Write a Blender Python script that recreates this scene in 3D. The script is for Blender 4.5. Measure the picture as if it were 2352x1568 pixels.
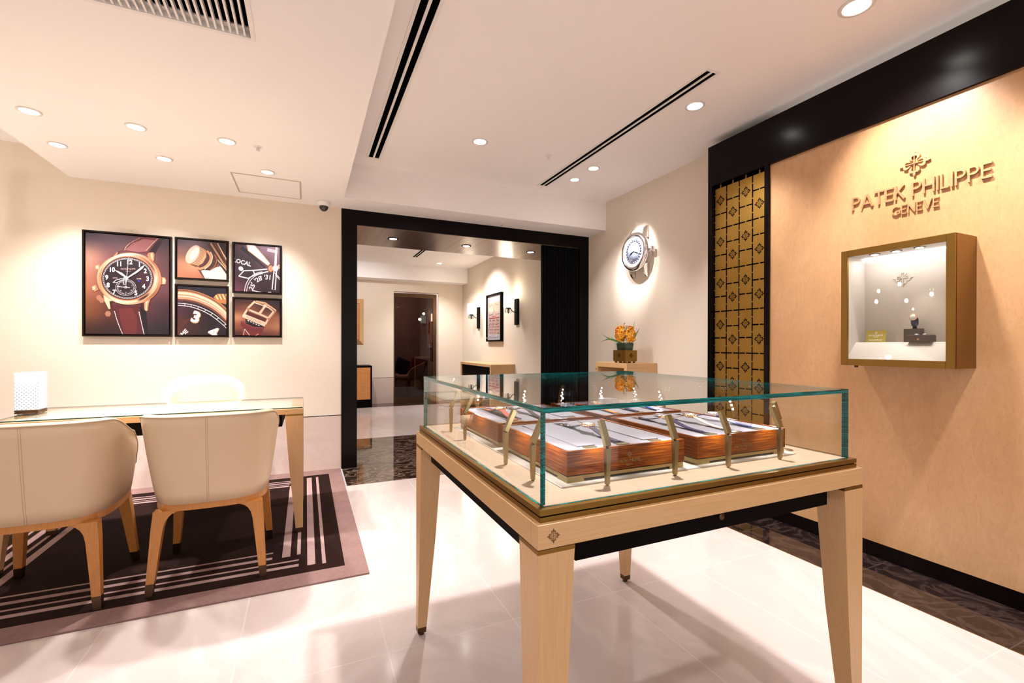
import bpy, bmesh, math, random
from mathutils import Vector, Matrix
random.seed(7)
D = bpy.data; SC = bpy.context.scene; COL = SC.collection
PI = math.pi
for o in list(D.objects): D.objects.remove(o)

# ------------------------------------------------------------------ camera
F_PX, CY_PX = 1051.0, 795.36
YAW, PITCH, ROLL = math.radians(24.249), math.radians(-0.144), math.radians(0.111)
CAM = Vector((0, 0, 1.2))
_f = Vector((math.sin(YAW)*math.cos(PITCH), math.cos(YAW)*math.cos(PITCH), math.sin(PITCH)))
_r = Vector((math.cos(YAW), -math.sin(YAW), 0)); _u = _r.cross(_f)
R_ = _r*math.cos(ROLL) + _u*math.sin(ROLL); U_ = -_r*math.sin(ROLL) + _u*math.cos(ROLL)
cd = D.cameras.new('camera'); cam = D.objects.new('camera', cd); COL.objects.link(cam)
cam.matrix_world = Matrix(((R_.x, U_.x, -_f.x, CAM.x), (R_.y, U_.y, -_f.y, CAM.y), (R_.z, U_.z, -_f.z, CAM.z), (0, 0, 0, 1)))
cd.sensor_width = 36; cd.lens = 36*F_PX/2352; cd.shift_y = (CY_PX-784)/2352; cd.clip_start = .02
SC.camera = cam
def on(ax, val, u, v):                       # the point of the plane (axis = val) that the photo shows at pixel u, v
    k = R_*((u-1176)/F_PX) - U_*((v-CY_PX)/F_PX) + _f
    return CAM + k*((val-CAM[ax])/k[ax])

# ------------------------------------------------------------------ world and exposure
W = D.worlds.new('world'); SC.world = W; W.use_nodes = True
bg = W.node_tree.nodes['Background']; bg.inputs[0].default_value = (1.0, .93, .88, 1); bg.inputs[1].default_value = .47
SC.view_settings.view_transform = 'Standard'; SC.view_settings.look = 'None'
SC.view_settings.gamma = 1; SC.view_settings.exposure = 1.27; SC.view_settings.use_curve_mapping = False
P_DOWN = 60.0        # watts of a ceiling downlight

# ------------------------------------------------------------------ materials
def mat(name, col=(.8, .8, .8), rough=.5, metal=0, spec=.5, coat=0, emit=None, estr=0, coatr=.05):
    m = D.materials.new(name); m.use_nodes = True
    b = m.node_tree.nodes['Principled BSDF']
    b.inputs['Base Color'].default_value = (*col, 1); b.inputs['Roughness'].default_value = rough
    b.inputs['Metallic'].default_value = metal; b.inputs['Specular IOR Level'].default_value = spec
    b.inputs['Coat Weight'].default_value = coat; b.inputs['Coat Roughness'].default_value = coatr
    if emit: b.inputs['Emission Color'].default_value = (*emit, 1); b.inputs['Emission Strength'].default_value = estr
    return m
def nd(m, t, **k):
    n = m.node_tree.nodes.new(t)
    for a, v in k.items(): setattr(n, a, v)
    return n
def lk(m, a, b): m.node_tree.links.new(a, b)
def coords(m, scale=(1, 1, 1), kind='Object', rot=(0, 0, 0)):
    tc = nd(m, 'ShaderNodeTexCoord'); mp = nd(m, 'ShaderNodeMapping')
    mp.inputs['Scale'].default_value = scale; mp.inputs['Rotation'].default_value = rot
    lk(m, tc.outputs[kind], mp.inputs[0]); return mp.outputs[0]
def ramp(m, src, stops):
    r = nd(m, 'ShaderNodeValToRGB'); e = r.color_ramp.elements
    while len(e) < len(stops): e.new(.5)
    for i, (p, c) in enumerate(stops): e[i].position = p; e[i].color = (*c, 1)
    lk(m, src, r.inputs[0]); return r.outputs[0]
def noise(m, vec, scale=5, detail=4, rough=.5, dist=0):
    n = nd(m, 'ShaderNodeTexNoise'); n.inputs['Scale'].default_value = scale; n.inputs['Detail'].default_value = detail
    n.inputs['Roughness'].default_value = rough; n.inputs['Distortion'].default_value = dist
    if vec is not None: lk(m, vec, n.inputs['Vector'])
    return n.outputs[0]
def bsdf(m): return m.node_tree.nodes['Principled BSDF']
def tocol(m, c): lk(m, c, bsdf(m).inputs['Base Color']); return m
def bump(m, h, strength=.2, dist=.001):
    b = nd(m, 'ShaderNodeBump'); b.inputs['Strength'].default_value = strength; b.inputs['Distance'].default_value = dist
    lk(m, h, b.inputs['Height']); lk(m, b.outputs[0], bsdf(m).inputs['Normal']); return m
def grain(name, stops, rough, scale, kind='Object', nscale=6, coat=0, bmp=.05, detail=6, metal=0, dist=.3):
    m = mat(name, rough=rough, coat=coat, metal=metal)
    n = noise(m, coords(m, scale, kind), nscale, detail, .55, dist)
    tocol(m, ramp(m, n, stops)); bump(m, n, bmp); return m
def mulcol(m, a, b, fac=1.0):
    x = nd(m, 'ShaderNodeMix', data_type='RGBA', blend_type='MULTIPLY'); x.inputs[0].default_value = fac
    lk(m, a, x.inputs[6]); lk(m, b, x.inputs[7]); return x.outputs[2]
def mixcol(m, fac, a, b):
    x = nd(m, 'ShaderNodeMix', data_type='RGBA')
    if isinstance(fac, float): x.inputs[0].default_value = fac
    else: lk(m, fac, x.inputs[0])
    for s, i in ((a, 6), (b, 7)):
        if isinstance(s, tuple): x.inputs[i].default_value = (*s, 1)
        else: lk(m, s, x.inputs[i])
    return x.outputs[2]

M = {}
# wallpaper: fine horizontal weave
m = M['wallpaper'] = mat('wallpaper', rough=.7, spec=.3)
n = noise(m, coords(m, (3, 3, 260)), 4, 5, .6); tocol(m, ramp(m, n, [(.3, (.715, .615, .505)), (.7, (.76, .665, .56))])); bump(m, n, .12)
M['ceiling'] = mat('ceiling_paint', (.89, .85, .83), .8, spec=.2)
# maple wood of the furniture, grain along x / y / z
for ax, sc in (('x', (1.2, 40, 40)), ('y', (40, 1.2, 40)), ('z', (40, 40, 1.2))):
    M['maple_'+ax] = grain('maple_grain_'+ax, [(.3, (.56, .33, .148)), (.52, (.60, .365, .172)), (.75, (.64, .40, .196))], .4, sc, coat=.08, nscale=9)
M['honey'] = grain('honey_wood', [(.3, (.44, .165, .028)), (.7, (.54, .22, .05))], .38, (30, 30, 2), coat=.2)
# figured veneer of the sign wall
m = M['veneer'] = mat('figured_veneer', rough=.33, coat=.25, coatr=.18)
c1 = noise(m, coords(m, (1, 1.0, .55)), 2.2, 3, .5, .6); c2 = noise(m, coords(m, (80, 80, 30)), 1.4, 6, .75, .8)
c3 = noise(m, coords(m, (12, 13, 5)), 1.6, 4, .6, 2.0)
k1 = ramp(m, c1, [(.3, (.50, .265, .115)), (.7, (.59, .345, .175))])
k2 = ramp(m, c2, [(.33, (.72, .60, .50)), (.47, (1, 1, 1))]); k3 = ramp(m, c3, [(.35, (.86, .83, .78)), (.65, (1.05, 1.04, 1.03))])
tocol(m, mulcol(m, mulcol(m, k1, k2, .45), k3, .45)); bump(m, c3, .05, .002)
m = M['lacquer'] = mat('black_lacquer', (.0035, .0018, .002), .22, spec=.12)
M['recess'] = mat('dark_recess', (.002, .002, .002), .8, spec=.0)
M['pleat'] = mat('black_pleated_panel', (.001, .0008, .001), .5, spec=.08)
# brass and bronze
def brushed(name, a, b, rough, sc=(2, 2, 300)):
    a = tuple((x*.6+y*.4) for x, y in zip(a, b)); b = tuple((x*.25+y*.75) for x, y in zip(a, b))
    m = mat(name, rough=rough, metal=1); n = noise(m, coords(m, sc), 5, 4, .6)
    tocol(m, ramp(m, n, [(.3, a), (.7, b)])); bump(m, n, .06); return m
M['bronze'] = brushed('brushed_bronze', (.22, .12, .026), (.28, .16, .04), .42)
M['bronze_screen'] = brushed('bronze_screen_metal', (.33, .185, .04), (.39, .23, .052), .5)
M['brass'] = brushed('brushed_brass', (.26, .19, .085), (.38, .30, .15), .34)
M['darkbrass'] = brushed('dark_bronze', (.085, .048, .028), (.12, .07, .04), .4)
M['silver'] = mat('polished_steel', (.86, .85, .86), .12, 1)
M['gold'] = mat('rose_gold', (.90, .58, .36), .15, 1)
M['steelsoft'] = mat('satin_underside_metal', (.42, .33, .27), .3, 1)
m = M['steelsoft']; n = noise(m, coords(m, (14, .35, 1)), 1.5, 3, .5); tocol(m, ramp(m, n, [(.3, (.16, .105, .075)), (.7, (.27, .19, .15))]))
# leather and cloth
m = M['leather'] = mat('cream_leather', (.66, .495, .33), .42, coat=.05); n = noise(m, coords(m, (1, 1, 1)), 260, 3, .6); bump(m, n, .08, .0006)
M['inlay'] = mat('pale_desk_leather', (.74, .64, .52), .5)
M['stitch'] = mat('tan_stitching', (.55, .38, .22), .7)
m = M['deck'] = mat('tan_leather_deck', (.42, .295, .205), .55, spec=.3); n = noise(m, coords(m), 300, 2); bump(m, n, .05, .0005)
M['cream_board'] = mat('cream_board', (.50, .43, .36), .6)
m = M['suede'] = mat('grey_suede', (.19, .17, .185), .95, spec=.1); n = noise(m, coords(m), 420, 3); bump(m, n, .15, .0008)
M['suede_dark'] = mat('black_suede', (.012, .011, .013), .9, spec=.15)
# tray wood: striped walnut
m = M['walnut'] = mat('striped_walnut', rough=.4, spec=.12)
n = noise(m, coords(m, (6, 6, 260)), 1.6, 5, .65, .25); tocol(m, ramp(m, n, [(.36, (.05, .008, .001)), (.5, (.15, .030, .002)), (.66, (.31, .082, .003))]))
# stone
def joints(m, v, bw, rh, ox, oy, size=.003, offset=0):
    """brick texture used as a straight tile grid; returns factor (1 = joint)"""
    mp = nd(m, 'ShaderNodeMapping'); mp.inputs['Location'].default_value = (-ox, -oy, 0); lk(m, v, mp.inputs[0])
    b = nd(m, 'ShaderNodeTexBrick', offset=offset, squash=1.0); b.inputs['Scale'].default_value = 1
    b.inputs['Brick Width'].default_value = bw; b.inputs['Row Height'].default_value = rh; b.inputs['Mortar Size'].default_value = size
    b.inputs['Mortar Smooth'].default_value = 0; b.inputs['Bias'].default_value = 0
    b.inputs['Color1'].default_value = (.95, .95, .95, 1); b.inputs['Color2'].default_value = (1, 1, 1, 1); b.inputs['Mortar'].default_value = (1, 1, 1, 1)
    lk(m, mp.outputs[0], b.inputs['Vector']); return b.outputs['Fac'], b.outputs['Color']
def marble(name, base, vein, joint, bw, rh, ox, oy, rough, vs=2.0, sharp=(.48, .52), size=.003, vstr=.8, stretch=(1, 1, 1)):
    m = mat(name, rough=rough, spec=.5)
    v = coords(m, (1, 1, 1)); n1 = noise(m, coords(m, stretch), vs, 8, .6, 1.2); n2 = noise(m, coords(m, stretch), vs*.6, 4, .6, .4)
    c = ramp(m, n2, [(.3, base[0]), (.7, base[1])])
    vf = ramp(m, n1, [(sharp[0]-.03, (0, 0, 0)), ((sharp[0]+sharp[1])/2, (vstr,)*3), (sharp[1]+.03, (0, 0, 0))])
    c = mixcol(m, vf, c, vein); jf, jc = joints(m, v, bw, rh, ox, oy, size)
    c = mulcol(m, c, jc, .8); c = mixcol(m, jf, c, joint); return tocol(m, c)
M['floor'] = marble('pale_marble_floor', ((.51, .42, .39), (.57, .48, .45)), (.69, .61, .585), (.60, .515, .48), .536, .97, .294, .852, .13, 1.0, vstr=.3, stretch=(1, .45, 1))
M['darkmarble'] = marble('dark_brown_marble', ((.010, .005, .004), (.026, .014, .010)), (.26, .17, .12), (.10, .075, .06), .536, .62, .294, .0, .045, 4.5, vstr=.7, stretch=(1, 2.2, 1), size=.002)
M['darkstrip'] = marble('dark_floor_border_marble', ((.007, .004, .004), (.018, .010, .009)), (.10, .06, .05), (.06, .045, .04), 3.0, .62, .0, .84, .05, 5, vstr=.35, size=.002)
M['wainscot'] = marble('pink_stone_wainscot', ((.60, .46, .40), (.68, .54, .48)), (.72, .60, .54), (.5, .38, .33), 9, 9, -5, -5, .25, 1.5, vstr=.4)
# rug
def pile(name, a, b):
    m = mat(name, rough=.95, spec=.1); n = noise(m, coords(m), 60, 6, .7); n2 = noise(m, coords(m, (1, 1, 1)), 7, 3)
    tocol(m, mixcol(m, .35, ramp(m, n, [(.3, a), (.7, b)]), ramp(m, n2, [(.35, a), (.65, b)]))); bump(m, n, .6, .004); return m
M['rug_dark'] = pile('brown_pile', (.009, .003, .0022), (.020, .0065, .0045))
M['rug_light'] = pile('taupe_pile', (.20, .115, .10), (.27, .165, .15))
M['rug_line'] = pile('pale_pile', (.29, .185, .17), (.38, .26, .24))
# glass: clear sheet (mix of transparent and mirror by viewing angle) and its green edge
def sheet(name, tint=(.97, .985, .98), rough=0.0, r0=.045, gain=1.0):
    m = D.materials.new(name); m.use_nodes = True; t = m.node_tree; t.nodes.clear()
    out = nd(m, 'ShaderNodeOutputMaterial'); mix = nd(m, 'ShaderNodeMixShader'); tr = nd(m, 'ShaderNodeBsdfTransparent'); gl = nd(m, 'ShaderNodeBsdfGlossy')
    tr.inputs[0].default_value = (*tint, 1); gl.inputs['Roughness'].default_value = rough
    lw = nd(m, 'ShaderNodeLayerWeight'); lw.inputs[0].default_value = .5
    p = nd(m, 'ShaderNodeMath', operation='POWER'); p.inputs[1].default_value = 5
    q = nd(m, 'ShaderNodeMath', operation='MULTIPLY_ADD'); q.inputs[1].default_value = (1-r0)*gain; q.inputs[2].default_value = r0*gain
    lk(m, lw.outputs['Facing'], p.inputs[0]); lk(m, p.outputs[0], q.inputs[0]); lk(m, q.outputs[0], mix.inputs[0])
    lk(m, tr.outputs[0], mix.inputs[1]); lk(m, gl.outputs[0], mix.inputs[2]); lk(m, mix.outputs[0], out.inputs[0]); return m
M['glass'] = sheet('clear_glass', r0=.033)
M['tinted'] = sheet('smoked_glass', (.30, .23, .21), r0=.05)
m = M['glass_edge'] = mat('green_glass_edge', (.0, .19, .18), .2, spec=.25)
n = noise(m, coords(m, (4, 4, 260)), 2, 3, .6, 1.0); tocol(m, ramp(m, n, [(.36, (.0, .02, .024)), (.52, (.0, .12, .12)), (.66, (.0, .34, .33))]))
M['glass_edge_thin'] = mat('dark_glass_edge', (.01, .05, .035), .1)
M['black'] = mat('matt_black', (.003, .002, .002), .5, spec=.04)
M['white'] = mat('white_enamel', (.80, .77, .74), .45)
M['bluewhite'] = mat('white_display_lining', (.56, .49, .43), .6)
M['led'] = mat('led', (1, 1, 1), emit=(1, .98, .95), estr=45)
M['down'] = mat('downlight_lens', (1, 1, 1), emit=(1, .93, .84), estr=16)
M['down_trim'] = mat('downlight_trim', (.75, .70, .66), .3)
M['strip'] = mat('led_strip', (1, 1, 1), emit=(.80, .86, 1), estr=3.5)
M['warm'] = mat('warm_bulb', (1, 1, 1), emit=(1, .88, .70), estr=25)
M['dome'] = mat('camera_dome', (.02, .02, .022), .05, spec=.8)

# ------------------------------------------------------------------ mesh building
class MB:
    def __init__(s): s.bm = bmesh.new(); s.mi = 0
    def faces(s, vs, fs):
        v = [s.bm.verts.new(p) for p in vs]
        for f in fs:
            try: fa = s.bm.faces.new([v[i] for i in f]); fa.material_index = s.mi
            except ValueError: pass
        return s
    def box(s, x0, x1, y0, y1, z0, z1, bev=0):
        if bev:
            t = bmesh.new(); bmesh.ops.create_cube(t, size=1)
            for v in t.verts: v.co = Vector(((x0+x1)/2+v.co.x*(x1-x0), (y0+y1)/2+v.co.y*(y1-y0), (z0+z1)/2+v.co.z*(z1-z0)))
            bmesh.ops.bevel(t, geom=list(t.edges), offset=bev, segments=2, affect='EDGES', profile=.5)
            s.merge(t); return s
        return s.faces([(x0, y0, z0), (x1, y0, z0), (x1, y1, z0), (x0, y1, z0), (x0, y0, z1), (x1, y0, z1), (x1, y1, z1), (x0, y1, z1)],
                       [(0, 3, 2, 1), (4, 5, 6, 7), (0, 1, 5, 4), (1, 2, 6, 5), (2, 3, 7, 6), (3, 0, 4, 7)])
    def merge(s, t, mx=None):
        idx = {}
        for v in t.verts: idx[v] = s.bm.verts.new(mx @ v.co if mx else v.co)
        for f in t.faces:
            n = s.bm.faces.new([idx[v] for v in f.verts]); n.material_index = s.mi; n.smooth = f.smooth
        t.free()
    def loft(s, rings, cap=True, closed=True, smooth=False):
        vs = [[s.bm.verts.new(p) for p in r] for r in rings]; n = len(rings[0])
        for a, b in zip(vs, vs[1:]):
            for i in range(n if closed else n-1):
                j = (i+1) % n
                f = s.bm.faces.new((a[i], a[j], b[j], b[i])); f.material_index = s.mi; f.smooth = smooth
        if cap:
            for r in (vs[0][::-1], vs[-1]):
                f = s.bm.faces.new(r); f.material_index = s.mi
        return s
    def tube(s, pts, rad, n=10, smooth=True):
        pts = [Vector(p) for p in pts]; rad = rad if isinstance(rad, (list, tuple)) else [rad]*len(pts); rings = []
        for i, p in enumerate(pts):
            d = (pts[min(i+1, len(pts)-1)]-pts[max(i-1, 0)]).normalized(); a = d.orthogonal().normalized() if i == 0 else (pa - d*pa.dot(d)).normalized()
            pa = a; b = d.cross(a); rings.append([p+(a*math.cos(t)+b*math.sin(t))*rad[i] for t in [2*PI*k/n for k in range(n)]])
        return s.loft(rings, smooth=smooth)
    def lathe(s, prof, n=32, c=(0, 0, 0), ax='z', cap=True, smooth=True):
        rings = []
        for r, h in prof:
            q = []
            for k in range(n):
                t = 2*PI*k/n; a, b = r*math.cos(t), r*math.sin(t)
                q.append(Vector(c)+Vector({'z': (a, b, h), 'x': (h, a, b), 'y': (b, h, a)}[ax]))
            rings.append(q)
        return s.loft(rings, cap, smooth=smooth)
    def prism(s, poly, fr, d0, d1):
        """poly in 2D, fr(a, b, d) -> 3D"""
        n = len(poly); return s.faces([fr(a, b, d0) for a, b in poly]+[fr(a, b, d1) for a, b in poly],
            [tuple(range(n))[::-1], tuple(range(n, 2*n))]+[(i, (i+1) % n, n+(i+1) % n, n+i) for i in range(n)])
    def build(s, name, mats, parent=None, smooth=False, norm=True):
        if norm: bmesh.ops.recalc_face_normals(s.bm, faces=s.bm.faces[:])
        me = D.meshes.new(name); s.bm.to_mesh(me); s.bm.free()
        for x in (mats if isinstance(mats, (list, tuple)) else [mats]): me.materials.append(M[x] if isinstance(x, str) else x)
        if smooth:
            for p in me.polygons: p.use_smooth = True
        o = D.objects.new(name, me); COL.objects.link(o)
        if parent: o.parent = parent
        return o
def thing(name, label, cat, loc=(0, 0, 0), rz=0, group=None):
    o = D.objects.new(name, None); COL.objects.link(o); o.empty_display_size = .05; o.location = loc; o.rotation_euler = (0, 0, rz)
    return tag(o, label, cat, group)
def tag(o, label=None, cat=None, group=None, kind=None):
    if label: o['label'] = label
    if cat: o['category'] = cat
    if group: o['group'] = group
    if kind: o['kind'] = kind
    return o
def plabel(o, label): o['label'] = label; return o
def struct(name, mb, mats, **k):
    o = mb.build(name, mats, **k); o['kind'] = 'structure'; return o
def dup(root, loc, rz=None, label=None):
    def rec(o, par):
        c = o.copy(); COL.objects.link(c)
        if par: c.parent = par
        for ch in list(o.children): rec(ch, c)
        return c
    r = rec(root, None); r.location = loc
    if rz is not None: r.rotation_euler = (0, 0, rz)
    if label: r['label'] = label
    return r
def light(kind, loc, power, parent=None, target=None, size=.04, spot=1.7, blend=.6, col=(1, .96, .955), name='light'):
    l = D.lights.new(name, kind); l.energy = power; l.color = col
    if kind == 'SPOT': l.spot_size = spot; l.spot_blend = blend; l.shadow_soft_size = size
    elif kind == 'POINT': l.shadow_soft_size = size
    o = D.objects.new(name, l); COL.objects.link(o); o.location = loc
    if target is not None:
        o.rotation_euler = (Vector(target)-Vector(loc)).to_track_quat('-Z', 'Y').to_euler()
    if parent: o.parent = parent; o.location = Vector(loc)-parent.location
    return o

# 2D shapes -----------------------------------------------------------
def stroke(pts, w):
    """closed convex pieces of a line of varying width"""
    w = w if isinstance(w, (list, tuple)) else [w]*len(pts); out = []; P = [Vector(p) for p in pts]; N = []
    for i in range(len(P)):
        d = (P[min(i+1, len(P)-1)]-P[max(i-1, 0)]).normalized(); N.append(Vector((-d.y, d.x)))
    for i in range(len(P)-1):
        a, b, na, nb = P[i], P[i+1], N[i]*w[i]/2, N[i+1]*w[i+1]/2
        out.append([tuple(a-na), tuple(b-nb), tuple(b+nb), tuple(a+na)])
    return out
def arc(cx, cy, r, a0, a1, n=10, ry=None):
    ry = ry or r; return [(cx+r*math.cos(math.radians(a0+(a1-a0)*i/n)), cy+ry*math.sin(math.radians(a0+(a1-a0)*i/n))) for i in range(n+1)]
def emblem(size, cx=0, cy=0):
    """cross of four lily shapes, pieces as convex polygons"""
    out = []
    for k in range(4):
        ca, sa = math.cos(k*PI/2), math.sin(k*PI/2); loc = []
        loc += stroke([(.03, 0), (.62, 0)], .055)
        loc += stroke([(.60, 0), (.68, 0), (.78, 0), (.87, 0), (.94, 0), (1.0, 0)], [.05, .09, .17, .16, .09, .02])
        for sgn in (1, -1):
            loc += stroke([(.66, 0), (.655, .10*sgn), (.63, .20*sgn), (.56, .27*sgn), (.46, .265*sgn), (.36, .215*sgn), (.24, .15*sgn)], [.11, .15, .19, .20, .16, .10, .05])
        for p in loc: out.append([(cx+size*(x*ca-y*sa), cy+size*(x*sa+y*ca)) for x, y in p])
    return out
def glyphs(text, h, w=.115, track=.10):
    """thin sans capitals from strokes; returns (pieces per letter, total width)"""
    def S(*p): return stroke(p, w)
    hw = w/2; G = {}
    def P_(): return .56, S((hw, 0), (hw, 1))+stroke([(0, 1-hw), (.28, 1-hw)]+arc(.28, .72, .225, 90, -90)+[(0, .495)], w)
    defs = {'P': P_, 'A': lambda: (.80, S((.03, 0), (.40, 1))+S((.77, 0), (.40, 1))+S((.16, .3), (.64, .3))),
        'T': lambda: (.62, S((.31, 0), (.31, 1))+S((0, 1-hw), (.62, 1-hw))),
        'E': lambda: (.52, S((hw, 0), (hw, 1))+S((0, 1-hw), (.52, 1-hw))+S((0, .52), (.46, .52))+S((0, hw), (.52, hw))),
        'K': lambda: (.60, S((hw, 0), (hw, 1))+S((hw, .42), (.55, 1))+S((.22, .58), (.59, 0))),
        'H': lambda: (.66, S((hw, 0), (hw, 1))+S((.66-hw, 0), (.66-hw, 1))+S((0, .52), (.66, .52))),
        'I': lambda: (w, S((hw, 0), (hw, 1))), 'L': lambda: (.46, S((hw, 0), (hw, 1))+S((0, hw), (.46, hw))),
        'G': lambda: (.82, stroke(arc(.44, .5, .40-hw+.03, 42, 330, 16, .5-hw), w)+S((.44, .44), (.82, .44))+S((.80, .46), (.80, .14))),
        'N': lambda: (.70, S((hw, 0), (hw, 1))+S((.70-hw, 0), (.70-hw, 1))+S((hw, .98), (.70-hw, .02))),
        'V': lambda: (.72, S((.03, 1), (.36, 0))+S((.69, 1), (.36, 0)))}
    x = 0; out = []
    for ch in text:
        if ch == ' ': x += .34; continue
        gw, pcs = defs[ch](); out.append([[((px+x)*h, py*h) for px, py in p] for p in pcs]); x += gw+track
    return out, (x-track)*h
_tc = {}
def font_polys(text, size=1, bold=0, shear=0):
    """polygons of a word in Blender's built-in font, centred on x"""
    key = (text, bold)
    if key not in _tc:
        c = D.curves.new('t', 'FONT'); c.body = text; c.size = 1; c.offset = bold; c.resolution_u = 3; c.align_x = 'CENTER'
        o = D.objects.new('t', c); COL.objects.link(o); dg = bpy.context.evaluated_depsgraph_get()
        me = D.meshes.new_from_object(o.evaluated_get(dg)); _tc[key] = [[(me.vertices[i].co.x, me.vertices[i].co.y) for i in p.vertices] for p in me.polygons]
        D.meshes.remove(me); D.objects.remove(o); D.curves.remove(c)
    return [[(x*size, y*size) for x, y in p] for p in _tc[key]]

# frames for flat things: wall facing -X (seen from the room) and wall facing -Y
def fr_x(X, y0, z0): return lambda a, b, d: (X-d, y0-a, z0+b)
def fr_y(Y, x0, z0): return lambda a, b, d: (x0+a, Y-d, z0+b)

# ================================================================== THE SETTING
ZS, ZC, YB, XV, XW = 2.522, 2.844, 4.726, 2.955, 3.15
YF = 9.666
b = MB(); b.box(-4.3, 2.545, -2.2, 4.124, -.06, 0); b.box(-.6, XW, 6.125, 9.14, -.06, 0); struct('floor', b, 'floor')
b = MB(); b.box(.32, 2.545, 4.124, 6.125, -.06, .0005); b.box(2.545, XW, 4.124, 6.125, -.06, .0005); struct('floor_threshold', b, 'darkmarble')
b = MB(); b.box(2.548, XW+.1, -2.2, 4.124, -.06, .0005); b.box(-.6, XW, 9.14, 12.6, -.06, .0005); struct('floor_border', b, 'darkstrip')
b = MB(); b.box(2.542, 2.548, -2.2, 4.124, -.01, .001); b.build('trim_1', 'bronze')['kind'] = 'structure'
# ceilings
b = MB(); b.box(.313, 3.4, -2.2, 4.366, ZC, ZC+.1); struct('ceiling', b, 'ceiling')
vx0, vx1, vy0, vy1 = -1.02, -.217, 1.5, 2.262
b = MB(); b.box(-1.70, .313, vy1, YB, ZS, ZC+.05); b.box(-1.70, .313, -2.2, vy0, ZS, ZC+.05); b.box(-1.70, vx0, vy0, vy1, ZS, ZC+.05); b.box(vx1, .313, vy0, vy1, ZS, ZC+.05)
b.box(.313, XW, 4.366, YB, ZS, ZC+.05); struct('ceiling_soffit', b, 'ceiling')
b = MB(); b.box(-4.3, -1.70, -2.2, YB, 2.735, 2.9); struct('ceiling_left', b, 'ceiling')
b = MB(); b.box(-.6, XW, 5.62, 9.32, 2.83, 2.93); b.box(-.6, XW, 9.32, YF, 2.522, 2.93); struct('ceiling_back_room', b, 'ceiling')
# walls
b = MB(); b.box(-4.3, .313, YB, YB+.12, .525, 2.9); struct('wall_back', b, 'wallpaper')
b = MB(); b.box(-4.3, .313, YB+.002, YB+.12, 0, .517); struct('wall_back_wainscot', b, 'wainscot')
b = MB(); b.box(-4.3, .313, YB+.004, YB+.1, .517, .525); b.build('trim_2', 'black')['kind'] = 'structure'
b = MB(); b.box(-4.42, -4.3, -2.2, YB, 0, 2.9); struct('wall_left', b, 'wallpaper')
b = MB(); b.box(XW, XW+.1, 2.6, YB, 0, 2.9); b.box(XW, XW+.1, 5.62, YF, 0, 2.93); struct('wall_right', b, 'wallpaper')
b = MB(); b.box(XV, XW+.1, -2.2, 2.176, .085, 2.462); struct('wall_right_veneer', b, 'veneer')
b = MB(); b.box(XV-.001, XW+.1, -2.2, 2.70, 0, .085); struct('baseboard_right', b, 'lacquer')
# black portal round the bronze screen: fascia, stiles, backing
for nm_, q_ in (('wall_right_fascia', (XV-.02, XV+.05, -2.2, 2.70, 2.462, 2.781)), ('wall_right_stile', (XV-.02, XV+.05, 2.662, 2.70, .085, 2.462)), ('wall_right_stile', (XV-.02, XV+.05, 2.176, 2.206, .085, 2.462)), ('wall_right_recess', (XV+.05, XW+.1, 2.176, 2.70, .085, 2.781))):
    b = MB(); b.box(*q_); struct(nm_, b, 'lacquer')
# passage frame
b = MB(); b.box(.313, .457, YB-.01, 5.62, 0, ZS); b.box(3.02, XW+.02, YB-.01, 5.62, 0, ZS); b.box(.457, 3.02, YB-.01, 5.62, 2.3785, ZS); b.box(.313, XW, YB+.02, 5.66, ZS, 2.93)
struct('door_1_frame', b, 'lacquer')
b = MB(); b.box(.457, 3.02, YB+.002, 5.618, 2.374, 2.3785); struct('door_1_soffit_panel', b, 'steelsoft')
b = MB()
for i in range(12):
    x = 2.53+i*.0408; b.faces([(x, 4.745, 0), (x+.0204, 4.765, 0), (x+.0408, 4.745, 0), (x+.0408, 4.79, 0), (x, 4.79, 0), (x, 4.745, 2.374), (x+.0204, 4.765, 2.374), (x+.0408, 4.745, 2.374), (x+.0408, 4.79, 2.374), (x, 4.79, 2.374)],
        [(0, 1, 6, 5), (1, 2, 7, 6), (2, 3, 8, 7), (3, 4, 9, 8), (4, 0, 5, 9), (0, 4, 3, 2, 1), (5, 6, 7, 8, 9)])
tag(b.build('folding_partition', 'pleat'), 'tall black pleated partition leaf folded at the right side of the black doorway', 'partition')
# back room far wall with the glass door opening
dx0, dx1, dzt = 1.66, 2.609, 2.318
b = MB(); b.box(-.6, dx0, YF, YF+.15, .532, 2.6); b.box(dx1, XW+.1, YF, YF+.15, 0, 2.6); b.box(dx0, dx1, YF, YF+.15, dzt, 2.6); struct('wall_far', b, 'wallpaper')
b = MB(); b.box(-.6, dx0, YF+.002, YF+.15, 0, .525); struct('wall_far_wainscot', b, 'wainscot')
b = MB(); b.box(-.6, dx0, YF+.006, YF+.14, .525, .532); b.build('trim_3', 'black')['kind'] = 'structure'
b = MB(); b.box(-.72, -.6, 5.6, 12.6, 0, 2.9); struct('wall_far_left', b, 'wallpaper')
# third room behind the door
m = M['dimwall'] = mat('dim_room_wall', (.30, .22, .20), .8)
b = MB(); b.box(-.6, 4.6, 12.4, 12.5, 0, 2.8); b.box(2.95, 3.05, YF+.16, 12.4, 0, 2.8); b.box(-.6, 4.6, YF+.15, 12.4, 2.75, 2.8); struct('wall_inner_room', b, 'dimwall')

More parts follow.
